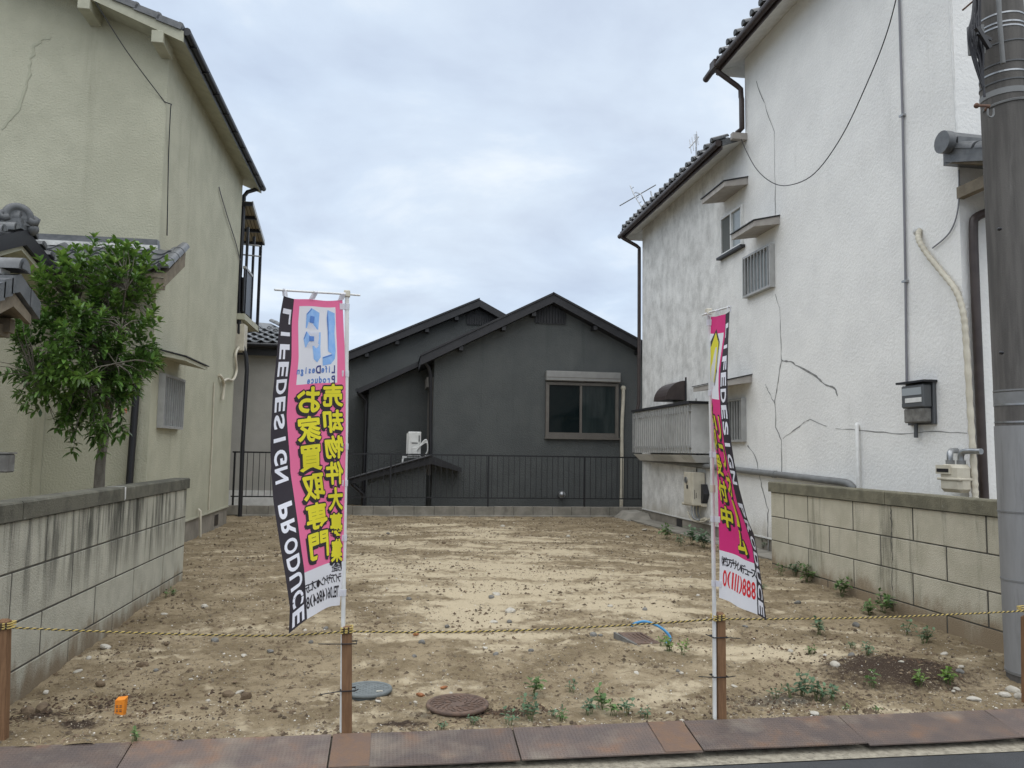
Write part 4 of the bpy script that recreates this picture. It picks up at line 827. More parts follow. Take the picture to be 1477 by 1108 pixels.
def louvre(px0, py0, px1, py1, Y, tops):
    a = PY(px0,py1,Y-.01); c_ = PY(px1,py0,Y-.01); q = MB()
    ptop = lambda x: min(c_.z, tops(x)); xm = (a.x+c_.x)/2
    q.prism([(a.x,Y-.002,a.z),(c_.x,Y-.002,a.z),(c_.x,Y-.002,ptop(c_.x)),(xm,Y-.002,ptop(xm)),(a.x,Y-.002,ptop(a.x))], (0,-.012,0)); l = q.build('gable_vent', m_black, dh)
    n = 11
    for k in range(n): x = a.x+(c_.x-a.x)*(k+.5)/n; q = MB(); q.box((x-.022,Y-.05,a.z-.03),(x+.022,Y-.016,ptop(x)-.02)); q.build('slat', m_darktrim, l)
    for z in (a.z+.12, a.z+.28): q = MB(); q.box((a.x+.03,Y-.034,z),(c_.x-.03,Y-.015,z+.03)); q.build('cross_rail', m_darktrim, l)
louvre(771,440,817,465,Y1, lambda x: pk[1]-.22-(slL*(pk[0]-x) if x < pk[0] else slR*(x-pk[0])))
# window with roller shutter box
a = PY(786,630,Y1); c_ = PY(891,554,Y1); x0, x1, z0, z1 = a.x, c_.x, a.z, c_.z
q = MB(); q.box((x0+.05,Y1-.03,z0+.05),(x1-.05,Y1-.006,z1-.05)); wi = q.build('window', m_glassd, dh)
q = MB()
for lo_, hi_ in (((x0,z0),(x1,z0+.07)), ((x0,z1-.07),(x1,z1)), ((x0,z0+.07),(x0+.08,z1-.07)), ((x1-.08,z0+.07),(x1,z1-.07))): q.box((lo_[0],Y1-.085,lo_[1]),(hi_[0],Y1-.002,hi_[1]))
q.box((x0-.02,Y1-.12,z0-.05),(x1+.02,Y1-.002,z0-.002)); q.build('frame', m_bronze, wi)
xm = PY(837.5,600,Y1).x
m_pane2 = mat('painted_reflection_pane', (.016,.024,.025), (.026,.036,.036), 1.2, .10, spec=.35, stretch=(6,1,.6))  # paler streaky tone paints a faint reflection into the right pane's colour
q = MB(); q.box((xm+.022,Y1-.036,z0+.112),(x1-.082,Y1-.0305,z1-.072)); q.build('pane', m_pane2, wi)
q = MB(); q.box((xm-.04,Y1-.06,z0+.072),(xm+.02,Y1-.031,z1-.072)); q.box((xm+.022,Y1-.05,z0+.072),(x1-.082,Y1-.031,z0+.11)); q.box((x0+.082,Y1-.06,z0+.072),(xm-.042,Y1-.031,z0+.11)); q.build('sash', m_bronze, wi)
zt = PY(838,537,Y1).z; q = MB(); q.box((x0-.02,Y1-.20,z1+.02),(x1+.03,Y1-.002,zt),0,.02); sb = q.build('shutter_box', m_shut, wi)
q = MB(); q.box((x0+.0,Y1-.206,z1+.10),(x1+.01,Y1-.201,z1+.115)); q.build('seam', m_bronze, sb)
pp = smooth_path([PY(899,562,Y1-.05), PY(899,575,Y1-.05), PY(897,620,Y1-.05), PY(897,680,Y1-.05), PY(896,735,Y1-.05)]); pv = pipe(dh, 'coolant_pipe', pp, .045, m_cream, 8)
q = MB(); q.ball(PY(899,560,Y1-.04), (.07,.06,.07)); q.build('pipe_cap', m_cream, pv)
c_ = PY(809,713,Y1); q = MB(); q.tube([(c_.x,Y1-.16,c_.z),(c_.x,Y1-.002,c_.z)], .085, 12); q.ball((c_.x,Y1-.10,c_.z), (.09,.11,.09)); q.build('vent_cap', m_steel, dh)
pipe(dh, 'downpipe', [PY(611,520,Y1-.2), PY(618,530,Y1-.1), PY(621,540,Y1-.06), PY(621,660,Y1-.06)], .045, m_black)
# side window on the left flank of the main block
yw0, yw1 = 19.55, 20.55; za, zb_ = PY(612,685,Y1+.6).z, PY(612,560,Y1+.6).z
q = MB(); q.box((cl-.03,yw0+.05,za+.05),(cl-.004,yw1-.05,zb_-.05)); w2_ = q.build('window', m_glassd, dh)
q = MB(); q.box((cl-.09,yw0,za),(cl-.002,yw0+.07,zb_)); q.box((cl-.09,yw1-.07,za),(cl-.002,yw1,zb_)); q.box((cl-.09,yw0+.07,za),(cl-.002,yw1-.07,za+.07)); q.build('frame', m_bronze, w2_)
q = MB(); q.box((cl-.17,yw0-.02,zb_+.002),(cl-.002,yw1+.02,zb_+.25)); q.build('shutter_box', m_bronze, w2_)
# middle wing under the lower eave
el2 = gp(517,560,Y2-.35); ep2 = gp(604,521,Y2-.35); sl2 = (ep2[1]-el2[1])/(ep2[0]-el2[0])
xw2 = gp(531,600,Y2)[0]
gable('wall', Y2, xw2, cl+.02, (cl, el2[1]+sl2*(cl-el2[0])-.12), el2[1]+sl2*(xw2-el2[0])-.12, el2[1]+sl2*(cl-el2[0])-.13, 3)
r3_ = roofslab(Y2, el2, (cl+.5, el2[1]+sl2*(cl+.5-el2[0])), .14, 3).build('roof', m_darktrim, dh)
q = MB(); q.tube([(el2[0]-.03,Y2-.38,el2[1]-.05),(el2[0]-.03,Y2+2,el2[1]-.05)], .05, 8); q.build('gutter', m_black, r3_)
pipe(dh, 'downpipe', [(el2[0]+.0,Y2-.2,el2[1]-.1), (xw2-.06,Y2-.08,el2[1]-.3), (xw2-.06,Y2-.07,el2[1]-.5), (xw2-.06,Y2-.07,-.2)], .05, m_black)
# rear wing
pk3 = gp(692,432,Y3-.35); el3 = gp(500,510,Y3-.35); sl3 = (pk3[1]-el3[1])/(pk3[0]-el3[0]); e3 = (el3[0]-.9, el3[1]-.9*sl3); er3 = (pk3[0]+3, pk3[1]-3*.52)
xw3 = e3[0]+.35
gable('wall', Y3, xw3, er3[0], (pk3[0],pk3[1]-.18), pk3[1]-.18-sl3*(pk3[0]-xw3), er3[1]-.18, 5)
r4_ = roofslab(Y3, e3, pk3, .20, 5).build('roof', m_darktrim, dh); roofslab(Y3, pk3, er3, .20, 5).build('roof', m_darktrim, dh)
q = MB(); q.prism([(e3[0],Y3-.38,e3[1]-.005),(pk3[0],Y3-.38,pk3[1]-.005),(pk3[0],Y3-.38,pk3[1]+.045),(e3[0],Y3-.38,e3[1]+.045)], (0,5,0)); q.build('metal_sheet', m_darktrim, r4_)
for t in (.32,.50,.68,.86): x = e3[0]+(pk3[0]-e3[0])*t; z = e3[1]+(pk3[1]-e3[1])*t-.205; q = MB(); q.box((x-.05,Y3-.31,z-.10),(x+.05,Y3-.002,z)); q.build('purlin_end', m_darktrim, r4_)
louvre(673,447,712,467,Y3, lambda x: pk3[1]-.2-(sl3*(pk3[0]-x) if x < pk3[0] else .52*(x-pk3[0])))
# little entrance canopy just behind the fence
Y4 = 18.75; ea = gp(504,691,Y4); pa = gp(622,657,Y4); eb = gp(666,675,Y4)
q = MB(); q.prism([(ea[0],Y4,ea[1]-.12),(ea[0],Y4,ea[1]),(pa[0],Y4,pa[1]),(eb[0],Y4,eb[1]),(eb[0],Y4,eb[1]-.10),(pa[0],Y4,pa[1]-.20)], (0,.9,0)); cpy = q.build('entrance_canopy', m_darktrim, dh)
q = MB(); xq = gp(530,700,19.0)[0]; q.prism([(xq,18.95,-.3),(xq,18.95,ea[1]+.02),(pa[0]-.1,18.95,pa[1]-.18),(pa[0]-.1,18.95,-.3)], (0,.34,0)); q.build('porch_wall', m_dark, cpy)
q = MB(); q.tube([(ea[0]-.02,Y4-.05,ea[1]-.06),(ea[0]-.02,Y4+.9,ea[1]-.06)], .05, 8); q.tube([(ea[0]-.02,Y4-.06,ea[1]+.0),(pa[0],Y4-.06,pa[1]+.0)], .03, 6); q.build('gutter', m_black, cpy)
pipe(cpy, 'downpipe', [(ea[0]+.05,Y4+.1,ea[1]-.1), (xq-.08,Y4+.15,ea[1]-.35), (xq-.06,Y4+.15,-.2)], .05, m_black)
# air conditioner standing on the canopy
Ya = 19.15; a = PY(588,658,Ya); c_ = PY(607.5,623,Ya)
ac = empty('air_conditioner', (a.x+.2, Ya+.3, a.z)); tag(ac, 'white air conditioner outdoor unit on the small black canopy roof', 'air conditioner')
q = MB(); q.box((a.x,Ya,a.z),(c_.x,Ya+.75,c_.z),0,.015); q.build('case', m_wpl, ac)
q = MB(); q.box((a.x-.03,Ya+.05,a.z+.05),(a.x-.002,Ya+.62,c_.z-.04)); q.build('fan_guard', m_wpl, ac)
q = MB(); q.box((a.x+.10,Ya-.04,a.z+.05),(a.x+.22,Ya-.002,a.z+.22),0,.01); q.box((a.x+.08,Ya-.01,a.z+.33),(a.x+.24,Ya-.002,a.z+.36)); q.build('valve_cover', m_wpl, ac)
q = MB(); q.box((a.x+.09,Ya-.008,a.z+.30),(a.x+.23,Ya-.003,a.z+.325)); q.box((c_.x-.06,Ya-.006,a.z+.35),(c_.x-.02,Ya-.002,a.z+.5)); q.build('vent_slots', m_gpipe, ac)
q = MB(); zc = lambda x: pa[1]-(pa[0]-x)*(pa[1]-ea[1])/(pa[0]-ea[0])
for yy in (Ya+.12, Ya+.5):
    q.box((a.x-.12,yy-.03,a.z-.045),(c_.x+.02,yy+.03,a.z-.002)); q.bar((a.x-.10,yy,a.z-.04),(a.x-.13,yy,zc(a.x-.13)+.005),.04,.04); q.bar((c_.x-.05,yy,a.z-.04),(c_.x-.05,yy,zc(c_.x-.05)+.005),.04,.04)
q.build('stand', m_wpl, ac)
for k in range(3): pipe(ac, 'hose', smooth_path([(a.x+.20,Ya-.02,a.z+.12), (a.x+.30+.02*k,Ya-.06,a.z+.25+.04*k), (a.x+.44,Ya-.02,a.z+.33+.03*k), (a.x+.47,Ya+.02,a.z+.15), (a.x+.40,Ya+.05,a.z-.02)]), .016, m_wpl, 6)

# ------------------------------------------------------------------ pale tiled house glimpsed between khaki house and fence
nh = empty('tiled_house', (-4, 21, -.2)); tag(nh, 'pale grey walled house with wavy tile roof between the khaki house and the banner', 'house')
Yn = 19.5; p = PY(404,497,Yn); xe_ = -1.9; ze_ = PY(380,496,Yn-.3).z
q = MB(); m_nw = mat('pale_grey_stucco', (.40,.385,.355), (.36,.35,.32), 2, .92, bump=.6, bscale=45)
q.box((-9,Yn,-.3),(xe_-.35,25,ze_)); q.build('wall', m_nw, nh)
q = MB(); q.box((-8.9,Yn-.018,.0),(xe_-.36,Yn-.002,.50)); q.build('skirting', m_wpl, nh)
yr = Yn+1.6; zr_ = ze_+.78
q = MB(); q.add([(-9,Yn-.35,ze_),(xe_,Yn-.35,ze_),(xe_-1.3,yr,zr_),(-9,yr+.9,zr_+.45),(-9,Yn-.35,ze_-.09),(xe_,Yn-.35,ze_-.09),(xe_,25,ze_-.09),(-9,25,ze_-.09),(xe_,25,ze_),(-9,25,ze_)], [(0,1,2,3),(4,5,1,0),(5,6,8,1),(4,7,6,5),(1,8,2),(2,8,9,3)]); rn = q.build('roof', m_tile, nh)
s = V((0,yr-Yn+.35,zr_-ze_)).normalized()
for r in range(7):
    x_end = xe_-.08-r*RL*.78
    for k in range(9):
        inst('roof_tile', tile_me, rn, frame3((1,0,0), s, V((x_end-.27*(k+1),Yn-.40,ze_+.015)) + s*(r*RL)))
rolls(rn, (xe_,Yn-.36,ze_+.06), (xe_-1.3,yr,zr_+.06), None, .3)
q = MB(); q.tube([(-9,Yn-.42,ze_-.05),(xe_,Yn-.42,ze_-.05)], .06, 8); q.build('gutter', m_black, rn)
q = MB(); q.box((-9,Yn-.30,ze_-.28),(xe_-.1,Yn-.28,ze_-.1)); q.build('fascia', m_darktrim, nh)

# ------------------------------------------------------------------ utility pole
uc = V((4.672, 5.25, 0)); up_ = empty('utility_pole', (uc.x, uc.y, -.12)); tag(up_, 'dark concrete utility pole wrapped in grey sheet at its foot', 'utility pole')
rad = lambda z: .192 - .0066*z
q = MB(); q.tube([(uc.x,uc.y,z) for z in (-.6,0,1.7,3,5,7,9.5)], [rad(z) for z in (-.6,0,1.7,3,5,7,9.5)], 40); q.build('shaft', m_concp, up_)
zs = PY(1442,612,5.08).z
q = MB(); q.tube([(uc.x,uc.y,z) for z in (-.045,.35,.9,zs)], [rad(z)+.007 for z in (-.045,.35,.9,zs)], 40); sh = q.build('sheet_wrap', m_sheet, up_)
for z in (PY(1445,740,5.08).z, PY(1446,842,5.08).z, -.03): q = MB(); q.tube([(uc.x,uc.y,z-.006),(uc.x,uc.y,z+.006)], rad(z)+.011, 40); q.build('seam', m_gpipe, sh)
def band(px, h, ex, m, name='band', tilt=0.):
    z = PY(px[0], px[1], 5.08).z; q = MB(); q.tube([(uc.x,uc.y,z-h/2),(uc.x,uc.y,z+h/2)], rad(z)+ex, 40)
    if tilt:
        q.v = [(x, y, zz+tilt*(x-uc.x)) for x, y, zz in q.v]
    return q.build(name, m, up_)
for py in (-30,10,23,29,94,580,606): band((1420,py), .012, .004, m_steel)
band((1425,559), .012, .003, m_gpipe); band((1425,572), .10, .0025, m_gpipe)
for py, t in ((50,.10),(80,.06),(106,.05)): band((1420,py), .010, .006, m_meter, 'wire_loop', t)
band((1422,122), .045, .005, m_gpipe, 'clamp', .02); 
z0 = PY(1425,142,5.08).z          # chain with a fastening bolt
for k in range(46):
    t = math.pi*(.95+1.0*k/46); q = MB(); r = rad(z0)+.008; p = V((uc.x+r*math.cos(t), uc.y+r*math.sin(t), z0+.05*(k/46)))
    q.tube([p+V((.010*math.cos(a)*-math.sin(t), .010*math.cos(a)*math.cos(t), .007*math.sin(a))) for a in [2*math.pi*j/8 for j in range(9)]], .003, 5, 0, False); q.build('chain_link', m_gpipe, up_)
p = PY(1440,153,5.06); q = MB(); q.tube([p+V((.02,.06,0)), p, PY(1423,152,5.0)], .011, 8); q.ball(PY(1422,152,5.0), .02, 8, 6); q.build('step_bolt', m_rust, up_)
q = MB(); q.tube(smooth_path([PY(1438,157,5.03),PY(1438,166,5.03),PY(1442,169,5.03),PY(1446,166,5.03),PY(1446,157,5.03)]), .007, 6); q.build('shackle', m_gpipe, up_)
pipe(up_, 'riser_rod', [PY(1455,-60,5.0), PY(1457,30,5.02), PY(1461,92,5.03)], .016, m_gpipe, 8)
q = MB(); q.bar(PY(1424,40,5.0), PY(1442,70,5.0), .03, .03); q.bar(PY(1424,48,5.0), PY(1444,58,5.0), .02, .02); q.build('clamp_arm', m_black, up_)
for k, (a, b_, c_, d_) in enumerate((((1418,-20),(1424,30),(1424,60),(1429,112)), ((1425,-20),(1423,40),(1420,72),(1430,115)), ((1428,-20),(1427,45),(1428,80),(1427,113)), ((1430,-20),(1429,30),(1427,60),(1432,120)), ((1427,-20),(1426,20),(1433,70),(1431,110)), ((1421,-20),(1426,34),(1431,80),(1433,140)), ((1429,-20),(1425,50),(1430,90),(1434,140)))):
    pipe(up_, 'cable', smooth_path([PY(*a,5.1), PY(*b_,5.08), PY(*c_,5.08), PY(*d_,5.08)]), .007, m_cable, 5)
for k in range(9):
    r7 = random.Random(k+40); x0_ = r7.uniform(1418,1430); pipe(up_, 'cable', smooth_path([PY(x0_,-25,5.09), PY(x0_+r7.uniform(-6,4),15,5.07), PY(x0_+r7.uniform(-9,3),50,5.06), PY(x0_+r7.uniform(-6,5),85,5.07), PY(1430+r7.uniform(-3,3),118+r7.uniform(-10,15),5.08)]), r7.choice((.005,.006,.008)), m_cable, 5)
q = MB(); q.box(PY(1419,75,5.1), PY(1426,42,5.16)); q.build('cable_box', m_gpipe, up_)
pipe(up_, 'drop_wire', [PY(1404,15,5.2), PY(1417,4,5.1), PY(1429,-5,5.1)], .007, m_rust, 5)
for px, py in ((1452,330),(1452,508)): q = MB(); c_ = PY(px,py,5.07); q.ball(c_, (.014,.02,.014), 8, 6); q.build('plug', m_black, up_)

up_.rotation_euler.y = -math.atan(.018)
# ------------------------------------------------------------------ lettering, gathered first so the font is evaluated once
GL = {}
def need(chs, offs):
    for ch in chs:
        for o_ in offs: GL.setdefault((ch, o_), None)
COL1, COL2 = '売却物件大募集', 'お家買取専門'
COL3, COL4 = '売却受付中', 'リフォーム'
STRIP = 'LIFEDESIGN PRODUCE'
T1 = ['株式会社', 'ライフデザイン・プロデュース', 'TEL06(4864)8']; T2 = ['㈱フデザイン・デュース', '0(111)888']
for c_ in (COL1, COL2, COL3, COL4): need(c_, (.012,))
need(STRIP.replace(' ', ''), (.03,)); need('LifeDesign', (.03,)); need('Produce', (.03,))
for t in T1+T2: need(t, (.02,))
tmp = []
for (ch, of) in GL:
    cu = bpy.data.curves.new('glyph', 'FONT'); cu.body = 'ー' if ch == 'ー' else ch; cu.offset = of; cu.resolution_u = 4; cu.fill_mode = 'FRONT' if hasattr(cu, 'fill_mode') and False else cu.fill_mode
    ob = bpy.data.objects.new('glyph', cu); C.objects.link(ob); tmp.append(((ch, of), ob, cu))
bpy.context.view_layer.update(); dg = bpy.context.evaluated_depsgraph_get()
for key, ob, cu in tmp:
    me = ob.evaluated_get(dg).to_mesh(); bm = bmesh.new(); bm.from_mesh(me); ob.evaluated_get(dg).to_mesh_clear()
    bmesh.ops.remove_doubles(bm, verts=bm.verts[:], dist=1e-5); bmesh.ops.triangulate(bm, faces=bm.faces[:])
    for _ in range(4):
        es = [e for e in bm.edges if e.calc_length() > .16]
        if not es: break
        bmesh.ops.subdivide_edges(bm, edges=es, cuts=1); bmesh.ops.triangulate(bm, faces=bm.faces[:])
    bm.verts.index_update(); GL[key] = ([v.co.to_2d() for v in bm.verts], [[v.index for v in f.verts] for f in bm.faces]); bm.free()
for key, ob, cu in tmp: bpy.data.objects.remove(ob, do_unlink=True); bpy.data.curves.remove(cu)
BW, BH = .60, 1.80
class Print:                    # flat prints in banner metres, later wrapped on the cloth
    def __init__(s): s.layers = []
    def tri(s, m, lay, vs, fs): s.layers.append((m, lay, vs, fs))
    def glyph(s, ch, of, m, lay, cx, cy, wd, ht, rot=0, base=None, shift=(0,0), keep=False):
        vs, fs = GL[(ch, of)]; bs, _ = GL[(ch, base)] if base is not None else (vs, fs)
        if not bs: return
        x0, x1 = min(p.x for p in bs), max(p.x for p in bs); y0, y1 = min(p.y for p in bs), max(p.y for p in bs)
        if keep: mxx, myy = (x0+x1)/2, .36; sx = sy = ht/.75
        else: mxx, myy = (x0+x1)/2, (y0+y1)/2; sx = wd/max(.25, x1-x0); sy = ht/max(.25, y1-y0)
        if ch in 'ー一・Iイ1(' and not keep: sx = min(sx, sy*1.2)
        o_ = []
        for p in vs:
            a, b_ = (p.x-mxx)*sx, -(p.y-myy)*sy
            if rot: a, b_ = -b_, a
            o_.append((cx+a+shift[0], cy+b_+shift[1]))
        s.tri(m, lay, o_, fs)
    def column(s, txt, cx, y0, step, wd, ht):
        for i, ch in enumerate(txt):
            cy = y0+step*(i+.5); r = 1 if ch == 'ー' else 0
            k0 = len(s.layers); d_ = .0125
            for i_, sh_ in enumerate([(d_*math.cos(.785*j), d_*math.sin(.785*j)) for j in range(8)] + [(.008+d_,.008+d_),(.012+d_,.010),(.008,.012+d_),(.012,.012)]):
                s.glyph(ch, .012, m_bprint, 1, cx, cy, wd, ht, r, None, sh_)
            add_ = s.layers[k0:]; del s.layers[k0:]; vs = []; fs = []; hs = []
            for n_l, (m_, l_, v_, f_) in enumerate(add_):
                fs += [[len(vs)+q_ for q_ in f] for f in f_]; vs += [p_ + (1+.03*n_l,) for p_ in v_]
            s.tri(m_bprint, 1, vs, fs)
            k0 = len(s.layers)
            for sh_ in ((0,0),(.0035,0),(-.0035,0),(0,.0035),(0,-.0035)): s.glyph(ch, .012, m_yel, 2, cx, cy, wd, ht, r, None, sh_)
            add_ = s.layers[k0:]; del s.layers[k0:]; vs = []; fs = []
            for n_l, (m_, l_, v_, f_) in enumerate(add_):
                fs += [[len(vs)+q_ for q_ in f] for f in f_]; vs += [p_ + (1+.03*n_l,) for p_ in v_]
            s.tri(m_yel, 2, vs, fs)
    def line(s, txt, of, m, x0, cy, adv, ht, lay=1, keep=True):
        x = x0
        for ch in txt:
            s.glyph(ch, of, m, lay, x+adv/2, cy, adv*.9, ht, 0, None, (0,0), keep and ch not in '・'); x += adv
    def poly(s, m, lay, pts):
        n = len(pts); cx = sum(p[0] for p in pts)/n; cy = sum(p[1] for p in pts)/n
        s.tri(m, lay, [(cx,cy)]+pts, [(0,i+1,(i+1)%n+1) for i in range(n)])
def strip_letters(pr):
    n = len(STRIP)
    for i, ch in enumerate(STRIP):
        if ch == ' ': continue
        pr.glyph(ch, .03, m_wprint, 1, .54, .055+(1.74/n)*(i+.5), .082, .082, 1)
def lerp_poly(pl, t):
    ys = [p[1] for p in pl]; y = ys[0] + (ys[-1]-ys[0])*t
    for a, b_ in zip(pl, pl[1:]):
        if y <= b_[1] or b_ is pl[-1]:
            k = (y-a[1])/(b_[1]-a[1]); return (a[0]+(b_[0]-a[0])*k, y)
def banner(label, pole_px, polys, depth, us, mats, region, pr, arm, clips, waves):
    root = empty('nobori_banner', V((pole_px[0].x, pole_px[0].y, gz(pole_px[0].x, pole_px[0].y)))); tag(root, label, 'banner', 'sales banners on poles')
    def S(u, v):
        pts = []
        for pl, dep in zip(polys, depth):
            x, y = lerp_poly(pl, v); k = dep if not callable(dep) else dep(v)
            pts.append(PY(x, y, k))
        u0, u1, u2 = us; l0 = (u-u1)*(u-u2)/((u0-u1)*(u0-u2)); l1 = (u-u0)*(u-u2)/((u1-u0)*(u1-u2)); l2 = (u-u0)*(u-u1)/((u2-u0)*(u2-u1))
        quad = pts[0]*l0 + pts[1]*l1 + pts[2]*l2
        lin = pts[0].lerp(pts[1], u/u1) if u < u1 else pts[1].lerp(pts[2], (u-u1)/(1-u1))
        return quad*.45 + lin*.55 + waves(u, v)
    def Nn(u, v):
        e = .004; a = S(min(1,u+e), v)-S(max(0,u-e), v); b_ = S(u, min(1,v+e))-S(u, max(0,v-e)); return a.cross(b_).normalized()
    q = MB(); ul = sorted(set([i/30 for i in range(31)]+[.8]+region['u'])); vl = sorted(set([i/72 for i in range(73)]+region['v']))
    pts = [S(u, v) for v in vl for u in ul]; n = len(ul)
    q.v = [tuple(p) for p in pts]
    for j in range(len(vl)-1):
        for i in range(n-1):
            q.f.append([j*n+i, j*n+i+1, (j+1)*n+i+1, (j+1)*n+i]); q.m.append(region['f']((ul[i]+ul[i+1])/2, (vl[j]+vl[j+1])/2)); q.sm.append(True)
    q.build('cloth', mats, root)
    bym = {}; NC = {}
    for m, lay, vs, fs in pr.layers: bym.setdefault((m.name, lay), (m, lay, []))[2].append((vs, fs))
    for (nm, lay), (m, _, items) in bym.items():
        for vs, fs in items:
            q = MB(); fr = []; bk = []
            for pt_ in vs:
                x, y = pt_[0], pt_[1]; lay_ = lay*(pt_[2] if len(pt_) > 2 else 1)
                u, v = min(.999, max(.001, x/BW)), min(.999, max(.001, y/BH)); p = S(u, v); kc = (round(u*40), round(v*110))
                if kc not in NC: NC[kc] = Nn(u, v)
                nn = NC[kc]*(.0013*lay_); fr.append(p+nn); bk.append(p-nn)
            q.add(fr, fs, 0, True); q.add(bk, fs, 0, True); nm_ = 'letter' if len(fs) > 12 else 'emblem'
            me_ = bpy.data.meshes.new(nm_); me_.from_pydata(q.v, [], q.f); me_.materials.append(m); me_.update()
            ob = bpy.data.objects.new(nm_, me_); C.objects.link(ob); setp(ob, root)
    q = MB(); k = int(len(pole_px)*.5); q.tube(pole_px, .0125, 10); q.build('pole', m_wpl, root)
    q = MB(); q.tube(arm, .006, 8); q.build('cross_arm', m_wpl, root)
    q = MB(); t = pole_px[-1]; q.box((t.x-.018,t.y-.018,t.z-.02),(t.x+.018,t.y+.018,t.z+.02),0,.004); q.build('joint_cap', m_cream, root)
    for t in (.03,.5,.97):      # loops over the cross arm
        a = V(arm[1]).lerp(V(arm[0]), .04+.92*t) if False else None
        p = S(t, 0); d = V(arm[-1])-V(arm[0]); kk = (p-V(arm[0])).dot(d)/d.dot(d); c_ = V(arm[0])+d*kk
        w_ = (S(min(1,t+.03),0)-S(max(0,t-.03),0)).normalized()*.016; nn = Nn(max(.05,min(.95,t)), .01)*.008
        q = MB(); top = V((0,0,.010))
        q.add([p-w_+nn,p+w_+nn,c_+w_+nn,c_-w_+nn, c_+w_+top,c_-w_+top, c_+w_-nn,c_-w_-nn, p+w_-nn,p-w_-nn], [(0,1,2,3),(3,2,4,5),(5,4,6,7),(7,6,8,9)]); q.build('loop', m_wcloth, root)
    for v in clips:
        p = S(.0, v); pc = min(pole_px, key=lambda a: 0) if False else None
        best = None
        for a, b_ in zip(pole_px, pole_px[1:]):
            if min(a.z,b_.z)-.001 <= p.z <= max(a.z,b_.z)+.001: best = a.lerp(b_, (p.z-a.z)/(b_.z-a.z))
        if best is None: best = pole_px[-1]
        s2 = S(.05, v); d = (s2-best); d.z = 0
        q = MB(); q.tube([best+V((0,0,-.018)), best+V((0,0,.018))], .0155, 10); q.bar(best, s2, .006, .036); q.build('clip', m_wcloth, root)
    return root
def circ(cx, cy, rx, ry, n=20): return [(cx+rx*math.cos(2*math.pi*k/n), cy+ry*math.sin(2*math.pi*k/n)) for k in range(n)]
# banner seen from its back
pb = G(493,1056,-.10); Yp = pb.y
PL = [V((pb.x,Yp,-.25)), V((pb.x,Yp,-.1)), PY(496,820,Yp), PY(499,620,Yp), PY(500.5,424,Yp)]
pr = Print(); strip_letters(pr)
pr.column(COL1, .108, .485, .152, .165, .130); pr.column(COL2, .315, .495, .168, .190, .145)
LG = [(m_lblue,1,[(.082,.075),(.150,.055),(.158,.10),(.150,.19),(.090,.19),(.080,.13)]), (m_lblue,1,[(.090,.19),(.150,.19),(.155,.30),(.120,.315),(.086,.30)]), (m_lblue,1,[(.086,.30),(.120,.315),(.205,.335),(.200,.385),(.130,.375),(.095,.345)]),
      (m_lblue,1,[(.225,.075),(.300,.050),(.345,.085),(.348,.165),(.235,.175)]), (m_lblue,1,[(.215,.19),(.345,.185),(.372,.225),(.360,.275),(.220,.265)]), (m_lblue,1,[(.222,.265),(.292,.270),(.282,.345),(.250,.365),(.222,.335)]),
      (m_mblue,2,[(.270,.10),(.308,.095),(.310,.135),(.272,.138)]), (m_mblue,2,[(.275,.215),(.318,.212),(.320,.240),(.277,.243)]), (m_mblue,2,[(.148,.057),(.158,.10),(.151,.19),(.156,.30),(.146,.30),(.141,.19),(.148,.10)][:4]+[(.143,.19)]),
      (m_mblue,2,[(.300,.052),(.345,.085),(.340,.090),(.298,.060)]), (m_mblue,2,[(.345,.187),(.372,.225),(.366,.228),(.340,.192)]), (m_mblue,2,[(.122,.318),(.205,.337),(.204,.343),(.120,.325)])]
for m_, l_, p_ in LG: pr.poly(m_, l_, list(p_))
pr.line('L', .03, m_dblue, .085, .405, .045, .048); pr.line('ife', .03, m_mblue, .128, .405, .028, .040); pr.line('D', .03, m_dblue, .215, .405, .045, .048); pr.line('esign', .03, m_mblue, .262, .405, .034, .040)
pr.line('P', .03, m_dblue, .085, .465, .045, .048); pr.line('roduce', .03, m_mblue, .130, .465, .034, .040)
pr.line(T1[0], .02, m_bprint, .03, 1.575, .036, .036); pr.line(T1[1], .02, m_bprint, .03, 1.635, .042, .046); pr.line(T1[2], .02, m_bprint, .05, 1.715, .036, .068, 1, False)
reg = dict(u=[.12,.70], v=[.022,.27,.855], f=lambda u, v: 1 if u > .8 else (2 if (.12 < u < .70 and .022 < v < .27) or v > .855 else 0))
polys = [[(494,433),(497,500),(498.5,560),(498.5,650),(497.5,700),(496,760),(495,822),(490,873)],
         [(424,431),(420.5,466),(420,517),(416,555),(413.5,600),(418,660),(419,682),(430,752),(439,820),(443,893)],
         [(409,427),(404,454),(399,513),(393.5,569),(390.6,623),(390,655),(394,721),(403,781),(411.7,832),(418,875),(416.5,914)]]
wv = lambda u, v: V((.0, .020*math.sin(u*9+v*5)*math.sin(math.pi*u)+.014*math.sin(v*17+u*6)*math.sin(math.pi*u)*(.3+v), 0))
banner('pink nobori banner seen from its back with mirrored yellow lettering and a blue logo', PL, polys, [Yp-.015, Yp-.30, Yp-.42], (0,.8,1), [m_pink,m_bcloth,m_wcloth], reg, pr,
       [PY(519,426,Yp+.08), PY(500.5,424.5,Yp), PY(396,418,Yp-.46)], [.02,.24,.48,.60,.78,.96], wv)
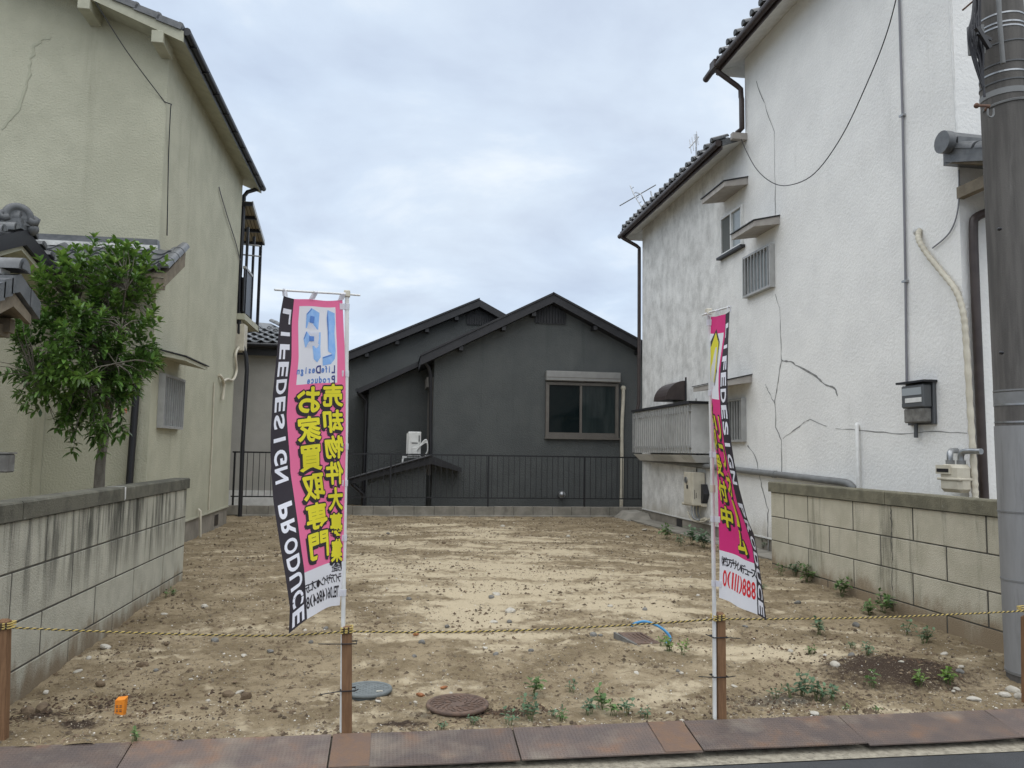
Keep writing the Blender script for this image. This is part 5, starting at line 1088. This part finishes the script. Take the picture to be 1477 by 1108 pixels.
# banner turned almost edge on
pb2 = G(1031,1038,-.10); Yq = pb2.y
PL2 = [V((pb2.x,Yq,-.25)), V((pb2.x,Yq,-.1)), PY(1030,860,Yq), PY(1027,660,Yq), PY(1022,450,Yq)]
pr = Print(); strip_letters(pr)
pr.column(COL3, .30, .50, .20, .16, .15); pr.column(COL4, .12, .52, .20, .16, .15)
pr = Print(); strip_letters(pr); pr.column('中'.join(['']) + COL3, .135, .52, .165, .16, .13); pr.column(COL4, .335, .60, .175, .16, .14)
pr.poly(m_bprint, 1, [(.015,.16),(.22,.08),(.375,.16),(.403,.34),(.35,.43),(.05,.43),(.006,.34)]); pr.poly(m_yel, 2, [(.03,.17),(.22,.10),(.36,.17),(.385,.335),(.34,.41),(.06,.41),(.02,.335)])
pr.poly(m_rprint, 1, [(.03,.44),(.30,.44),(.20,.50),(.05,.51)])
pr.line(T2[0], .02, m_bprint, .04, 1.56, .040, .050); pr.line(T2[1], .02, m_rprint, .04, 1.665, .048, .105, 1, False)
reg = dict(u=[.74], v=[.06,.285,.83], f=lambda u, v: 1 if u > .8 else (2 if (u < .74 and .06 < v < .285) or v > .83 else 0))
polys = [[(1025.5,457),(1024.5,488),(1025,534),(1027,562),(1028.5,595),(1030.5,626),(1034,672),(1035.7,718),(1036.5,755),(1038,813),(1037,862)],
         [(1046.5,453),(1046,484),(1039,534),(1038,562),(1039,600),(1044,644),(1052,680),(1064,726),(1076,755),(1087,790),(1092.5,835),(1091.7,887)],
         [(1052.5,449),(1050.5,491),(1049.5,537),(1049.5,583),(1052,600),(1053,626),(1058.7,664),(1066,703),(1078,749),(1087.5,771),(1094,806),(1098.6,840),(1105.5,895)]]
wv2 = lambda u, v: V((.010*math.sin(u*8+v*7)*math.sin(math.pi*u)*(.4+v), .02*math.sin(v*9)*math.sin(math.pi*u), 0))
banner('magenta nobori banner turned edge on with a yellow patch and red phone number', PL2, polys, [Yq-.015, Yq-.40, Yq-.50], (0,.8,1), [m_magenta,m_bcloth,m_wcloth], reg, pr,
       [PY(1013,455,Yq+.06), PY(1022,451,Yq), PY(1054,442.5,Yq-.52)], [.02,.27,.49,.72,.95], wv2)
q = MB(); c_ = PY(1028,705,Yq); q.tube([c_+V((0,0,-.022)), c_+V((0,0,.022))], .0165, 10); ob = q.build('pole_coupler', m_cream); ob.name = 'pole_coupler'; setp(ob, bpy.data.objects['nobori_banner.001'])

# ------------------------------------------------------------------ stakes, ties and rope
def stake(px, base, top, wd, label):
    b0 = G(base[0], base[1], -.10); t = PY(top[0], top[1], b0.y); q = MB(); hx = wd/2
    q.hexa([(b0.x-hx,b0.y-hx,-.3),(b0.x+hx,b0.y-hx,-.3),(b0.x+hx,b0.y+hx,-.3),(b0.x-hx,b0.y+hx,-.3),(t.x-hx,b0.y-hx,t.z-.012),(t.x+hx,b0.y-hx,t.z-.012),(t.x+hx,b0.y+hx,t.z-.012),(t.x-hx,b0.y+hx,t.z-.012)])
    k = hx-.012; q.hexa([(t.x-hx,b0.y-hx,t.z-.012),(t.x+hx,b0.y-hx,t.z-.012),(t.x+hx,b0.y+hx,t.z-.012),(t.x-hx,b0.y+hx,t.z-.012),(t.x-k,b0.y-k,t.z),(t.x+k,b0.y-k,t.z),(t.x+k,b0.y+k,t.z),(t.x-k,b0.y+k,t.z)])
    tag(q.build('wood_stake', m_wood), label, 'stake', 'wooden stakes along the front of the lot'); return b0, t
s0 = stake(None, (4,1068), (6,893), .055, 'brown wooden stake standing against the stained block wall')
s1 = stake(None, (502,1056), (500.5,903), .055, 'brown wooden stake tied to the pole of the banner showing its back')
s2_ = stake(None, (1040,1037), (1038.5,883), .050, 'brown wooden stake tied to the pole of the edge on banner')
s3 = stake(None, (1481,1012), (1481,888), .05, 'brown wooden stake in front of the grey utility pole foot')
def zip_tie(stk, pole_b, px, py, tails, label):
    Yc = stk[0].y-.035; z = PY(px, py, Yc).z; a = stk[0].x; 
    xs_ = (min(pole_b.x-.014, a-.03), a+.033); f = Yc-.002; bk = stk[0].y+.033
    q = MB(); q.tube([(xs_[0],f,z),(xs_[1],f,z),(xs_[1],bk,z),(xs_[0],bk,z),(xs_[0],f,z)], .004, 6)
    for t in tails: q.tube([(xs_[0] if t[0] < px else xs_[1], f, z), PY(t[0], t[1], Yc-.03)], .003, 5)
    tag(q.build('cable_tie', m_black), label, 'cable tie')
zip_tie(s1, pb, 496, 929, [(459,929)], 'upper black cable tie round the stake of the mirrored banner')
zip_tie(s1, pb, 496, 997, [(462,1002),(517,994)], 'lower black cable tie round the stake of the mirrored banner')
zip_tie(s2_, pb2, 1036, 920, [(1018,915),(1068,921)], 'upper black cable tie round the stake of the edge on banner')
zip_tie(s2_, pb2, 1036, 977, [(1008,976),(1061,975)], 'lower black cable tie round the stake of the edge on banner')
def rope(spans):
    q = MB()
    for path in spans:
        path = smooth_path(path, 60); L_ = 0; acc = [0]
        for a, b_ in zip(path, path[1:]): L_ += (b_-a).length; acc.append(L_)
        n = int(L_/.0040); j = 0; st = ([], [])
        for i in range(n+1):
            d = L_*i/n
            while j < len(path)-2 and acc[j+1] < d: j += 1
            p = path[j].lerp(path[j+1], (d-acc[j])/max(1e-9, acc[j+1]-acc[j])); t = (path[j+1]-path[j]).normalized()
            u = t.cross(V((0,0,1))).normalized(); w_ = u.cross(t); ph = 2*math.pi*d/.036
            for k in (0,1): a = ph+math.pi*k; st[k].append(p + (u*math.cos(a)+w_*math.sin(a))*.0029)
        for k in (0,1): q.tube(st[k], .0034, 5, k)
    return q
fy = lambda s_: s_[0].y-.034
A, B_, D_, E_ = (PY(6,905,fy(s0)), PY(500,911,fy(s1)), PY(1038,893,fy(s2_)), PY(1484,881,fy(s3)))
spans = [[A, PY(120,910,fy(s0)-.0), PY(260,915,4.7), PY(400,917,4.69), B_], [B_, PY(620,912,4.68), PY(760,909,4.68), PY(900,902,4.68), D_], [D_, PY(1120,893,4.69), PY(1250,891,4.70), PY(1380,886,4.76), E_]]
rp = rope(spans)
for s_, c_ in ((s0,A),(s1,B_),(s2_,D_),(s3,E_)):
    hw = .031
    for dz in (-.010,.004,.016):
        loop = [V((c_.x-hw,c_.y-.004,c_.z+dz)), V((c_.x+hw,c_.y-.004,c_.z+dz+.006)), V((c_.x+hw,c_.y+.066,c_.z+dz+.004)), V((c_.x-hw,c_.y+.066,c_.z+dz)), V((c_.x-hw,c_.y-.004,c_.z+dz))]
        rp.tube(loop[:3], .0038, 5, 0); rp.tube(loop[2:], .0038, 5, 0); rp.tube([loop[0].lerp(loop[1],.2), loop[0].lerp(loop[1],.35)], .0044, 5, 1); rp.tube([loop[0].lerp(loop[1],.6), loop[0].lerp(loop[1],.75)], .0044, 5, 1)
tag(rp.build('rope', [m_ropey, m_ropek]), 'thin yellow and black twisted rope strung between the wooden stakes', 'rope')

# ------------------------------------------------------------------ lids, meter box, hose, marker
def ground_at0(px, py):
    z = -.06
    for _ in range(6): p = G(px, py, z); z = gbase(p.x, p.y)
    return V((p.x, p.y, z))
def lid(c, r, th, m, label, cat, kind):
    root = empty(kind, c); tag(root, label, cat); q = MB(); n = 40
    q.tube([c+V((0,0,-.04)), c+V((0,0,th))], r*.93, n); q.build('lid', m, root)
    q = MB(); ring = [c+V((r*math.cos(2*math.pi*k/n), r*math.sin(2*math.pi*k/n), th-.004)) for k in range(n+1)]; q.tube(ring, .014, 8, 0, False); q.build('rim', m, root)
    return root
c_ = G(660,1013,-.075); il = lid(V((c_.x,c_.y,gz(c_.x,c_.y)+.012)), .185, .012, m_iron, 'round rusty cast iron manhole lid beside the weeds', 'manhole lid', 'manhole_lid'); c0 = ROOTLOC[il.name]
for rr, n, ln in ((.145,22,.020),(.105,16,.024),(.062,9,.02)):
    for k in range(n):
        a = 2*math.pi*k/n + rr*9; d = V((math.cos(a+.7),math.sin(a+.7),0)); p = c0+V((rr*math.cos(a),rr*math.sin(a),.014)); q = MB(); q.bar(p-d*ln, p+d*ln, .010, .007); q.build('relief', m_iron, il)
for rr in (.165,.125,.084): q = MB(); q.tube([c0+V((rr*math.cos(2*math.pi*k/40), rr*math.sin(2*math.pi*k/40), .012)) for k in range(41)], .004, 6, 0, False); q.build('ring', m_iron, il)
c_ = G(530,994,-.08); gl = lid(V((c_.x,c_.y,gz(c_.x,c_.y)+.022)), .150, .012, m_lid, 'round grey plastic drain lid behind the wooden stake', 'drain lid', 'drain_lid'); c0 = ROOTLOC[gl.name]
for k in range(14):
    for j in range(14):
        x, y = (k-6.5)*.019, (j-6.5)*.019
        if math.hypot(x, y) < .125 and (k+j) % 2 == 0: pass
q = MB()
for k in range(14):
    for j in range(14):
        x, y = (k-6.5)*.019, (j-6.5)*.019
        if math.hypot(x, y) < .125 and (k+j) % 2 == 0: q.box(c0+V((x-.006,y-.006,.0121)), c0+V((x+.006,y+.006,.0145)))
tag(q.build('tread', m_lid, gl), kind='stuff')
q = MB(); q.box(c0+V((.06,-.07,.0122)), c0+V((.10,-.055,.016))); q.build('key_slot', m_cream, gl)
mb_ = empty('water_meter_box', ground_at0(922,925)+V((0,0,-.012))); tag(mb_, 'half buried rusty iron meter box lid below the blue hose', 'meter box')
c_ = ROOTLOC[mb_.name]; e_ = V((.93,.30,0)).normalized(); f_ = V((-.45,.89,0)).normalized()
def bxp(a, b_, z): return c_ + e_*a + f_*b_ + V((0,0,z))
q = MB(); q.hexa([bxp(-.12,-.10,.012),bxp(.11,-.13,.0),bxp(.13,.13,.04),bxp(-.10,.14,.055),bxp(-.12,-.10,.024),bxp(.11,-.13,.012),bxp(.13,.13,.052),bxp(-.10,.14,.067)]); q.build('lid', m_iron, mb_)
q = MB(); q.hexa([bxp(-.155,-.13,-.05),bxp(-.135,-.135,-.05),bxp(-.115,.15,-.02),bxp(-.135,.15,-.02),bxp(-.155,-.13,.03),bxp(-.135,-.135,.03),bxp(-.115,.15,.07),bxp(-.135,.15,.07)]); q.hexa([bxp(-.15,-.16,-.05),bxp(.0,-.19,-.05),bxp(.0,-.165,-.05),bxp(-.15,-.135,-.05),bxp(-.15,-.16,.02),bxp(.0,-.19,.005),bxp(.0,-.165,.005),bxp(-.15,-.135,.02)]); q.build('frame', m_gstone, mb_)
for k in range(5): q = MB(); q.bar(bxp(-.08+.04*k,-.08,.021), bxp(-.07+.04*k,.09,.054), .008, .008); q.build('rib', m_iron, mb_)
hy_ = 6.60
q = MB(); q.tube(smooth_path([PY(911,903,hy_+.05), PY(917,899,hy_+.03), PY(930,896.5,hy_), PY(945,901,hy_-.03), PY(958,909,hy_-.06), PY(966,918,hy_-.08), PY(966,924,hy_-.10), PY(960,929,hy_-.12)]), .011, 10); tag(q.build('hose', m_blue), 'short blue hose arching out of the soil by the meter box', 'hose')
c_ = G(173,1032,-.10); q = MB(); z0 = gz(c_.x, c_.y)
q.hexa([(c_.x-.024,c_.y-.02,z0-.05),(c_.x+.020,c_.y-.02,z0-.05),(c_.x+.024,c_.y+.025,z0-.05),(c_.x-.02,c_.y+.025,z0-.05),(c_.x-.026,c_.y-.02,z0+.085),(c_.x+.030,c_.y-.022,z0+.090),(c_.x+.034,c_.y+.022,z0+.10),(c_.x-.02,c_.y+.022,z0+.095)])
mk = empty('boundary_marker', (c_.x,c_.y,z0)); tag(mk, 'small orange boundary marker peg in the soil', 'marker'); q.build('peg', m_orange, mk)
q = MB()
for a in range(2):
    for b_ in range(2):
        for k in range(2): x = c_.x-.012+.020*a; z = z0+.045-.024*b_+.009*k; q.box((x-.006,c_.y-.0235,z),(x+.006,c_.y-.0212,z+.004))
q.build('print', m_rust, mk)

# ------------------------------------------------------------------ tree behind the block wall
rnd = random.Random(5)
tr = empty('tree', (-2.86, 8.42, 0)); tag(tr, 'bushy broadleaf evergreen tree behind the stained block wall', 'tree')
tb = [V((-2.86,8.46,-.05)), PX(143,700,-2.85), PX(146,660,-2.85), PX(153,620,-2.84), PX(158,590,-2.84), PX(156,560,-2.85)]
def clump_pt():
    while True:
        p = V((rnd.uniform(-1,1), rnd.uniform(-1,1), rnd.uniform(-1,1)))
        if p.length < 1: return p
limbs = MB(); limbs.tube(smooth_path(tb, 4), [.055-.0012*i for i in range(len(smooth_path(tb, 4)))], 10)
cc = PX(128,505,-2.86)
OUT = [(346,150,196),(375,95,222),(400,58,234),(450,30,238),(500,14,240),(550,10,230),(590,30,208),(625,70,186),(650,100,150)]
OUTW = [(PY(0,y,8.4).z, PY(a,y,8.4).x, PY(b_,y,8.4).x) for y, a, b_ in OUT]
def in_crown(p):      # outline measured in the photograph, round in plan
    for (z1, a1, b1), (z0, a0, b0) in zip(OUTW, OUTW[1:]):
        if z0 <= p.z <= z1:
            k = (p.z-z0)/(z1-z0); l = a0+(a1-a0)*k; r = b0+(b1-b0)*k; w_ = (r-l)/2*(.86+.42*fbm(p.x*2.8+3, p.y*2.8, p.z*3.0, 3))
            return math.hypot(p.x-.13-(l+r)/2, p.y-cc.y) < w_
    return False
clumps = []; tries = 0
while len(clumps) < 620 and tries < 60000:
    tries += 1; p = cc + V((rnd.uniform(-.95,.95), rnd.uniform(-.9,.9), rnd.uniform(-1.05,1.2)))
    if not in_crown(p): continue
    q_ = p-cc; e_ = math.hypot(q_.x, q_.y)/.82
    if max(e_, abs(q_.z)/1.1) < .40 and rnd.random() < .5: continue
    if fbm(p.x*3.0, p.y*3.0, p.z*3.0+4, 2) < -.10: continue
    if p.z < cc.z-.55 and rnd.random() < .35: continue
    clumps.append(p)
hub = [tb[-1]+V((0,0,.05))] + [cc+V((rnd.uniform(-.4,.4), rnd.uniform(-.4,.4), rnd.uniform(-.5,.7))) for _ in range(24)]
for h in hub[1:]: limbs.tube(smooth_path([tb[4], tb[4].lerp(h,.5)+V((0,0,.10)), h], 4), [.024,.021,.018,.015,.013,.011,.010,.009,.008], 6)
for p in clumps:
    h = min(hub, key=lambda a: (a-p).length); limbs.tube([h, h.lerp(p,.5)+V((rnd.uniform(-.03,.03),rnd.uniform(-.03,.03),.03)), p], [.006,.004,.002], 4, 0, False)
limbs.build('trunk', m_bark, tr)
crown = MB(); young = MB()
def leaf(mb, p, d, L_, wd, droop=.25, fold=.25, mi=0):
    d = d.normalized(); s = d.cross(V((0,0,1)))
    s = s.normalized() if s.length > .05 else V((1,0,0)); n = s.cross(d)
    a = p+d*(L_*.45)-n*(L_*droop*.1); t = p+d*L_-V((0,0,L_*droop)); q_ = p+d*(L_*.78)-V((0,0,L_*droop*.45))
    mb.add([p, a+s*wd/2+n*wd*fold, a, a-s*wd/2+n*wd*fold, q_+s*wd*.36+n*wd*fold*.6, q_, q_-s*wd*.36+n*wd*fold*.6, t],
           [(0,1,2),(0,2,3),(1,4,5,2),(3,2,5,6),(4,7,5),(5,7,6)], mi, True)
for p in clumps:
    out_ = (p-cc); out_.z += .35; out_ = out_.normalized() if out_.length > .1 else V((0,0,1)); top = p.z > cc.z+rnd.uniform(-.1,.6) or rnd.random() < .18
    for tier in range(3):
        b_ = p - out_*(.045*tier) + V((rnd.uniform(-.015,.015),)*3)
        for k in range(5):
            a = 2*math.pi*k/5 + tier*.6 + rnd.uniform(-.3,.3); u = out_.orthogonal().normalized(); v_ = out_.cross(u)
            d = (u*math.cos(a)+v_*math.sin(a)) + out_*(.95-.35*tier) + V((0,0,.30))
            leaf(young if (top and tier == 0 and rnd.random() < .8) else crown, b_, d, rnd.uniform(.060,.112), rnd.uniform(.026,.040), rnd.uniform(.0,.30), .25)
crown.build('crown', m_leaf, tr)
young.build('new_growth', m_leafy, tr)
q = MB(); p = PX(179,590,-2.75)
for k in range(6): leaf(q, p+V((rnd.uniform(-.02,.02),0,rnd.uniform(-.02,.02))), V((rnd.uniform(-1,1),rnd.uniform(-1,1),rnd.uniform(-1,.2))), .06, .028)
tag(q.build('dead_leaves', m_dead, tr), 'tuft of orange withered leaves')

# ------------------------------------------------------------------ weeds
def ground_at(px, py):
    z = -.08
    for _ in range(6): p = G(px, py, z); z = gz(p.x, p.y)
    return V((p.x, p.y, z))
WEEDS = [(768,1004,.15,'g'),(868,1024,.16,'g'),(886,1032,.13,'g'),(905,1032,.12,'b'),(850,1030,.11,'b'),(683,1046,.07,'b'),(735,1046,.10,'b'),(762,1040,.12,'b'),(800,1036,.09,'b'),(812,1040,.07,'g'),(930,1036,.07,'b'),(640,1050,.05,'b'),(825,998,.07,'b'),
    (1180,916,.16,'b'),(1170,944,.08,'g'),(1252,946,.12,'b'),(1308,916,.15,'b'),(1334,930,.15,'b'),(1258,980,.11,'g'),(1325,978,.10,'y'),(1368,982,.12,'y'),(1158,1004,.14,'b'),(1178,1012,.13,'b'),(1120,1010,.09,'b'),(1198,1010,.10,'b'),(1215,1026,.06,'g'),(1260,1026,.05,'g'),(1140,1006,.1,'b'),
    (1165,840,.28,'g'),(1148,832,.18,'b'),(1215,858,.22,'g'),(1272,884,.25,'g'),(1255,886,.20,'g'),(1288,884,.16,'b'),(962,778,.36,'g'),(998,786,.34,'b'),(1015,790,.30,'b'),(982,788,.24,'b'),(1105,796,.3,'b'),(1125,830,.14,'g'),
    (240,862,.09,'g'),(250,856,.07,'g'),(196,1068,.06,'g'),(965,938,.10,'y'),(985,946,.10,'y'),(955,932,.08,'y'),(990,936,.08,'y'),(1230,935,.06,'b'),(1100,850,.08,'b')]
WHERE = {'g': 'green', 'b': 'dull bluish green', 'y': 'yellow green'}
LM = {'the orange boundary marker': (173,1032), 'the rusty manhole lid': (660,1013), 'the grey drain lid': (530,994), 'the rusty meter box': (922,925), 'the stake of the mirrored banner': (500,1056), 'the stake of the edge on banner': (1040,1037),
      'the utility pole foot': (1455,988), 'the dark soil mound': (1320,985), 'the far end of the stained block wall': (267,829), 'the far end of the beige block wall': (1112,813), 'the crack of the beige block wall': (1288,880), 'the water heater': (1010,775), 'the low back wall': (700,752), 'the stake by the stained block wall': (6,1068)}
LMW = {k: ground_at(*v) for k, v in LM.items()}
ORD = ['closest to', 'second closest to', 'third closest to', 'fourth closest to', 'fifth closest to', 'sixth closest to', 'seventh closest to', 'eighth closest to', 'ninth closest to', 'tenth closest to', 'eleventh closest to', 'twelfth closest to']
def rank_labels(items):       # items: (kind words, position) -> label that counts outwards from the nearest landmark
    by = {}
    for i, (kw, p) in enumerate(items):
        lm = min(LMW, key=lambda k: (LMW[k]-p).length); by.setdefault((kw, lm), []).append(((LMW[lm]-p).length, i))
    out = [None]*len(items)
    for (kw, lm), l in by.items():
        for r, (_, i) in enumerate(sorted(l)): out[i] = '%s %s %s' % (kw, ORD[min(r,11)], lm)
    return out
WL = rank_labels([(WHERE[k]+' leafy weed', ground_at(x, y)) for x, y, h, k in WEEDS])
for wi_, (px, py, h, kind) in enumerate(WEEDS):
    p0 = ground_at(px, py); rn_ = random.Random(wi_*7+1); lf = MB(); st = MB(); n = rn_.choice((3,4,5,6,7)) + int(h*10); h *= rn_.uniform(.85,1.2)
    for k in range(n):
        a = rn_.uniform(0, 2*math.pi); hh = h*rn_.uniform(.45,1.0); lean = rn_.uniform(.1,.75); d = V((math.cos(a)*lean, math.sin(a)*lean, 1)).normalized()
        p1 = p0 + V((rn_.uniform(-.02,.02), rn_.uniform(-.02,.02), 0)); tip = p1+d*hh; st.tube([p1-V((0,0,.01)), p1.lerp(tip,.5)+V((0,0,.01)), tip], [.0025,.002,.0012], 4, 0, False)
        m_ = 3+int(hh*16)
        for j in range(m_):
            t = .30+.70*(j+1)/m_; b_ = p1.lerp(tip, t); aa = j*2.4+rn_.uniform(0,1); L_ = h*rn_.uniform(.20,.38)+.012
            leaf(lf, b_, V((math.cos(aa), math.sin(aa), rn_.uniform(-.1,.6))), L_, L_*rn_.uniform(.42,.6), rn_.uniform(.1,.4), .12)
        leaf(lf, tip, V((rn_.uniform(-.5,.5), rn_.uniform(-.5,.5), .6)), h*.22+.01, h*.12+.006, .2, .12)
    root = empty('weed', p0); tag(root, WL[wi_], 'weed', 'weeds on the vacant lot')
    st.build('stem', m_stem, root); lf.build('leaves', {'g': m_weed, 'b': m_weedb, 'y': m_leafy}[kind], root)

# ------------------------------------------------------------------ stones and gravel
def rock_data(seed, m, flat=.6):
    rr = random.Random(seed); bm = bmesh.new(); bmesh.ops.create_icosphere(bm, subdivisions=2, radius=.5)
    sx, sy, sz = rr.uniform(.8,1.25), rr.uniform(.6,1), rr.uniform(.4,.75)*flat/.6
    for v in bm.verts:
        k = 1+.30*noise.noise(v.co*2.1+V((seed*3.1,0,0)))+.12*noise.noise(v.co*6+V((seed,2,0))); v.co = V((v.co.x*sx*k, v.co.y*sy*k, v.co.z*sz*k))
    bmesh.ops.dissolve_limit(bm, angle_limit=.30, verts=bm.verts[:], edges=bm.edges[:])
    me = bpy.data.meshes.new('stone'); bm.to_mesh(me); bm.free(); me.materials.append(m); return me
PS = [rock_data(i, m_pstone) for i in range(4)]; GS = [rock_data(i+10, m_gstone) for i in range(4)]; BS = [rock_data(i+20, m_bstone, .7) for i in range(4)]; KS = [rock_data(30, m_brick)]
STONES = [(152,936,.075,'p'),(128,948,.045,'p'),(112,974,.05,'p'),(66,1000,.045,'p'),(37,1022,.035,'p'),(295,876,.07,'p'),(237,884,.05,'p'),(275,981,.035,'p'),(352,947,.04,'p'),(440,910,.035,'p'),(716,857,.09,'p'),(709,860,.07,'g'),(736,883,.11,'p'),(735,898,.05,'g'),(792,867,.04,'p'),(856,917,.07,'g'),(866,918,.05,'g'),(918,971,.045,'p'),(978,969,.04,'g'),(983,972,.04,'p'),(966,1030,.05,'p'),(984,1041,.035,'p'),(606,1004,.065,'k'),(599,1014,.035,'p'),(640,994,.05,'k'),(663,996,.04,'b'),(545,1012,.04,'p'),(597,948,.05,'g'),(600,917,.07,'k'),(608,928,.06,'g'),(700,935,.05,'p'),(715,945,.05,'g'),(645,904,.06,'g'),(766,940,.05,'g'),(712,897,.06,'p'),
    (1205,960,.085,'p'),(1380,994,.045,'p'),(1375,1000,.03,'p'),(1405,1010,.07,'p'),(1462,998,.105,'p'),(1449,1004,.07,'p'),(1470,1006,.07,'p'),(1384,970,.06,'g'),(1386,963,.05,'p'),(1362,945,.05,'p'),(1235,902,.07,'g'),(1228,946,.06,'g'),(1190,946,.04,'p'),(1175,1030,.05,'p'),(1330,990,.03,'p'),(1300,955,.035,'p'),(1398,912,.06,'b'),(1408,918,.06,'b'),(1310,912,.05,'p'),(1238,908,.04,'p'),(1140,940,.05,'p'),
    (205,962,.07,'b'),(275,968,.05,'b'),(240,930,.06,'b'),(310,925,.07,'g'),(330,1004,.07,'b'),(355,1007,.08,'b'),(345,1000,.05,'p'),(225,968,.04,'g'),(390,940,.05,'g'),(40,1030,.09,'b'),(60,1024,.10,'b'),(300,1012,.04,'p'),(145,988,.05,'b'),(448,928,.05,'g'),(470,905,.05,'g'),(545,900,.05,'b'),(650,1000,.03,'p'),(1007,860,.05,'p'),(770,905,.04,'b'),(590,865,.06,'g'),(880,875,.05,'p'),(480,805,.09,'g'),(640,785,.10,'b'),(905,775,.10,'p'),(725,760,.09,'p'),(820,775,.08,'p'),(930,765,.10,'p'),(560,770,.08,'g'),(1075,905,.05,'g'),(1120,975,.05,'b'),(1060,990,.04,'p'),(930,880,.06,'g'),(1150,870,.07,'g')]
SW = {'p': ('pale', PS), 'g': ('dark grey', GS), 'b': ('brown earthy', BS), 'k': ('orange brown brick like', KS)}
SLB = rank_labels([(SW[k][0]+' stone', ground_at(x, y)) for x, y, z_, k in STONES])
for i, (px, py, sz, k) in enumerate(STONES):
    p = ground_at(px, py); nm, lst = SW[k]; me = lst[i % len(lst)]; o = bpy.data.objects.new('stone', me); C.objects.link(o)
    o.location = p + V((0,0,sz*.12)); o.rotation_euler = (rnd.uniform(-.25,.25), rnd.uniform(-.25,.25), rnd.uniform(0,6.28)); o.scale = (sz,sz,sz)
    tag(o, SLB[i], 'stone', 'loose stones on the vacant lot')
def scatter(name, n, smin, smax, m, seed, label, spots=None):
    rr = random.Random(seed); vs = []; fs = []
    for i in range(n):
        while True:
            t = rr.random()**1.7; y = 4.70+13.5*t; x = rr.uniform(-3.0, 5.6)
            if spots:
                sx_, sy_, rx_, ry_ = rr.choice(spots); x = rr.gauss(sx_, rx_); y = max(4.72, rr.gauss(sy_, ry_))
            if (y < 9.5 and x < XL+.02) or (y < 9.9 and x > XR-.02): continue
            if fbm(x*1.9+seed, y*1.9, 0, 3)*1.6 + rr.uniform(-.45,.45) < .02: continue
            if math.hypot(x-.45, y-5.2) < .22 or math.hypot(x+.12, y-5.53) < .17: continue
            break
        s = smin*(smax/smin)**(rr.random()**2.2)*(1+.025*(y-4.7)); z = gz(x, y); b_ = len(vs); a = rr.uniform(0,6.28); ca, sa = math.cos(a), math.sin(a); q_ = rr.uniform(.45,.9); hh = rr.uniform(.4,.8)
        for (u, v_, w_) in ((1,0,0),(0,1,0),(-1,0,0),(0,-1,0),(.25,.15,1),(0,0,-.4)):
            u *= s*rr.uniform(.7,1.1); v_ *= s*q_*rr.uniform(.7,1.1); vs.append((x+u*ca-v_*sa, y+u*sa+v_*ca, z+w_*s*hh+s*.1))
        fs += [[b_+j for j in t_] for t_ in ((0,1,4),(1,2,4),(2,3,4),(3,0,4),(1,0,5),(2,1,5),(3,2,5),(0,3,5))]
    me = bpy.data.meshes.new(name); me.from_pydata(vs, [], fs); me.materials.append(m); me.update()
    o = bpy.data.objects.new(name, me); C.objects.link(o); tag(o, label, kind='stuff'); return o
m_grav = mat('gravel_bits', (.36,.31,.235), (.17,.14,.105), 7, .95, island=.55, lo=.42, hi=.58)
m_clod = mat('soil_crumbs', (.185,.136,.088), (.105,.077,.050), 9, .97, island=.4)
m_chip = mat('pale_chips', (.62,.59,.53), None, rough=.9, island=.2)
scatter('gravel', 19000, .0035, .015, m_grav, 1, 'fine mixed gravel strewn over the bare soil')
scatter('soil_crumbs', 16000, .005, .026, m_clod, 2, 'brown crumbs of earth strewn over the bare soil')
scatter('pale_chips', 1800, .005, .013, m_chip, 3, 'small pale stone chips strewn over the bare soil')
m_lit = mat('leaf_litter', (.10,.062,.036), (.055,.036,.024), 9, .95, island=.5)
scatter('leaf_litter', 2600, .006, .020, m_lit, 4, 'dark brown leaf litter and rubble bits on the soil', [(-1.75,5.45,.22,.12),(-1.95,5.2,.14,.10),(-1.25,5.3,.3,.2),(3.72,5.5,.35,.2),(3.72,5.5,.30,.18),(3.4,6.2,.4,.4),(-1.7,7.0,.35,.9),(.75,5.0,.15,.05),(.1,4.88,.18,.05),(2.6,5.0,.4,.1)])
m_straw = mat('dry_straw', (.45,.37,.22), None, rough=.9, island=.3)
rs = random.Random(8); q = MB()
for i in range(150):
    x, y = rs.choice(((1.1,5.1,.5),(2.7,5.1,.5),(3.5,5.6,.5),(-1.6,5.3,.4),(1.5,6.5,1.6)))[:2]; x += rs.gauss(0,.4); y = max(4.75, y+rs.gauss(0,.35)); a = rs.uniform(0,3.14); l = rs.uniform(.012,.045); z = gz(x,y)+.006
    q.bar((x-math.cos(a)*l,y-math.sin(a)*l,z),(x+math.cos(a)*l,y+math.sin(a)*l,z+rs.uniform(-.003,.008)),.0022,.0018)
tag(q.build('straw', m_straw), 'scattered dry straw and stem bits on the soil', kind='stuff')
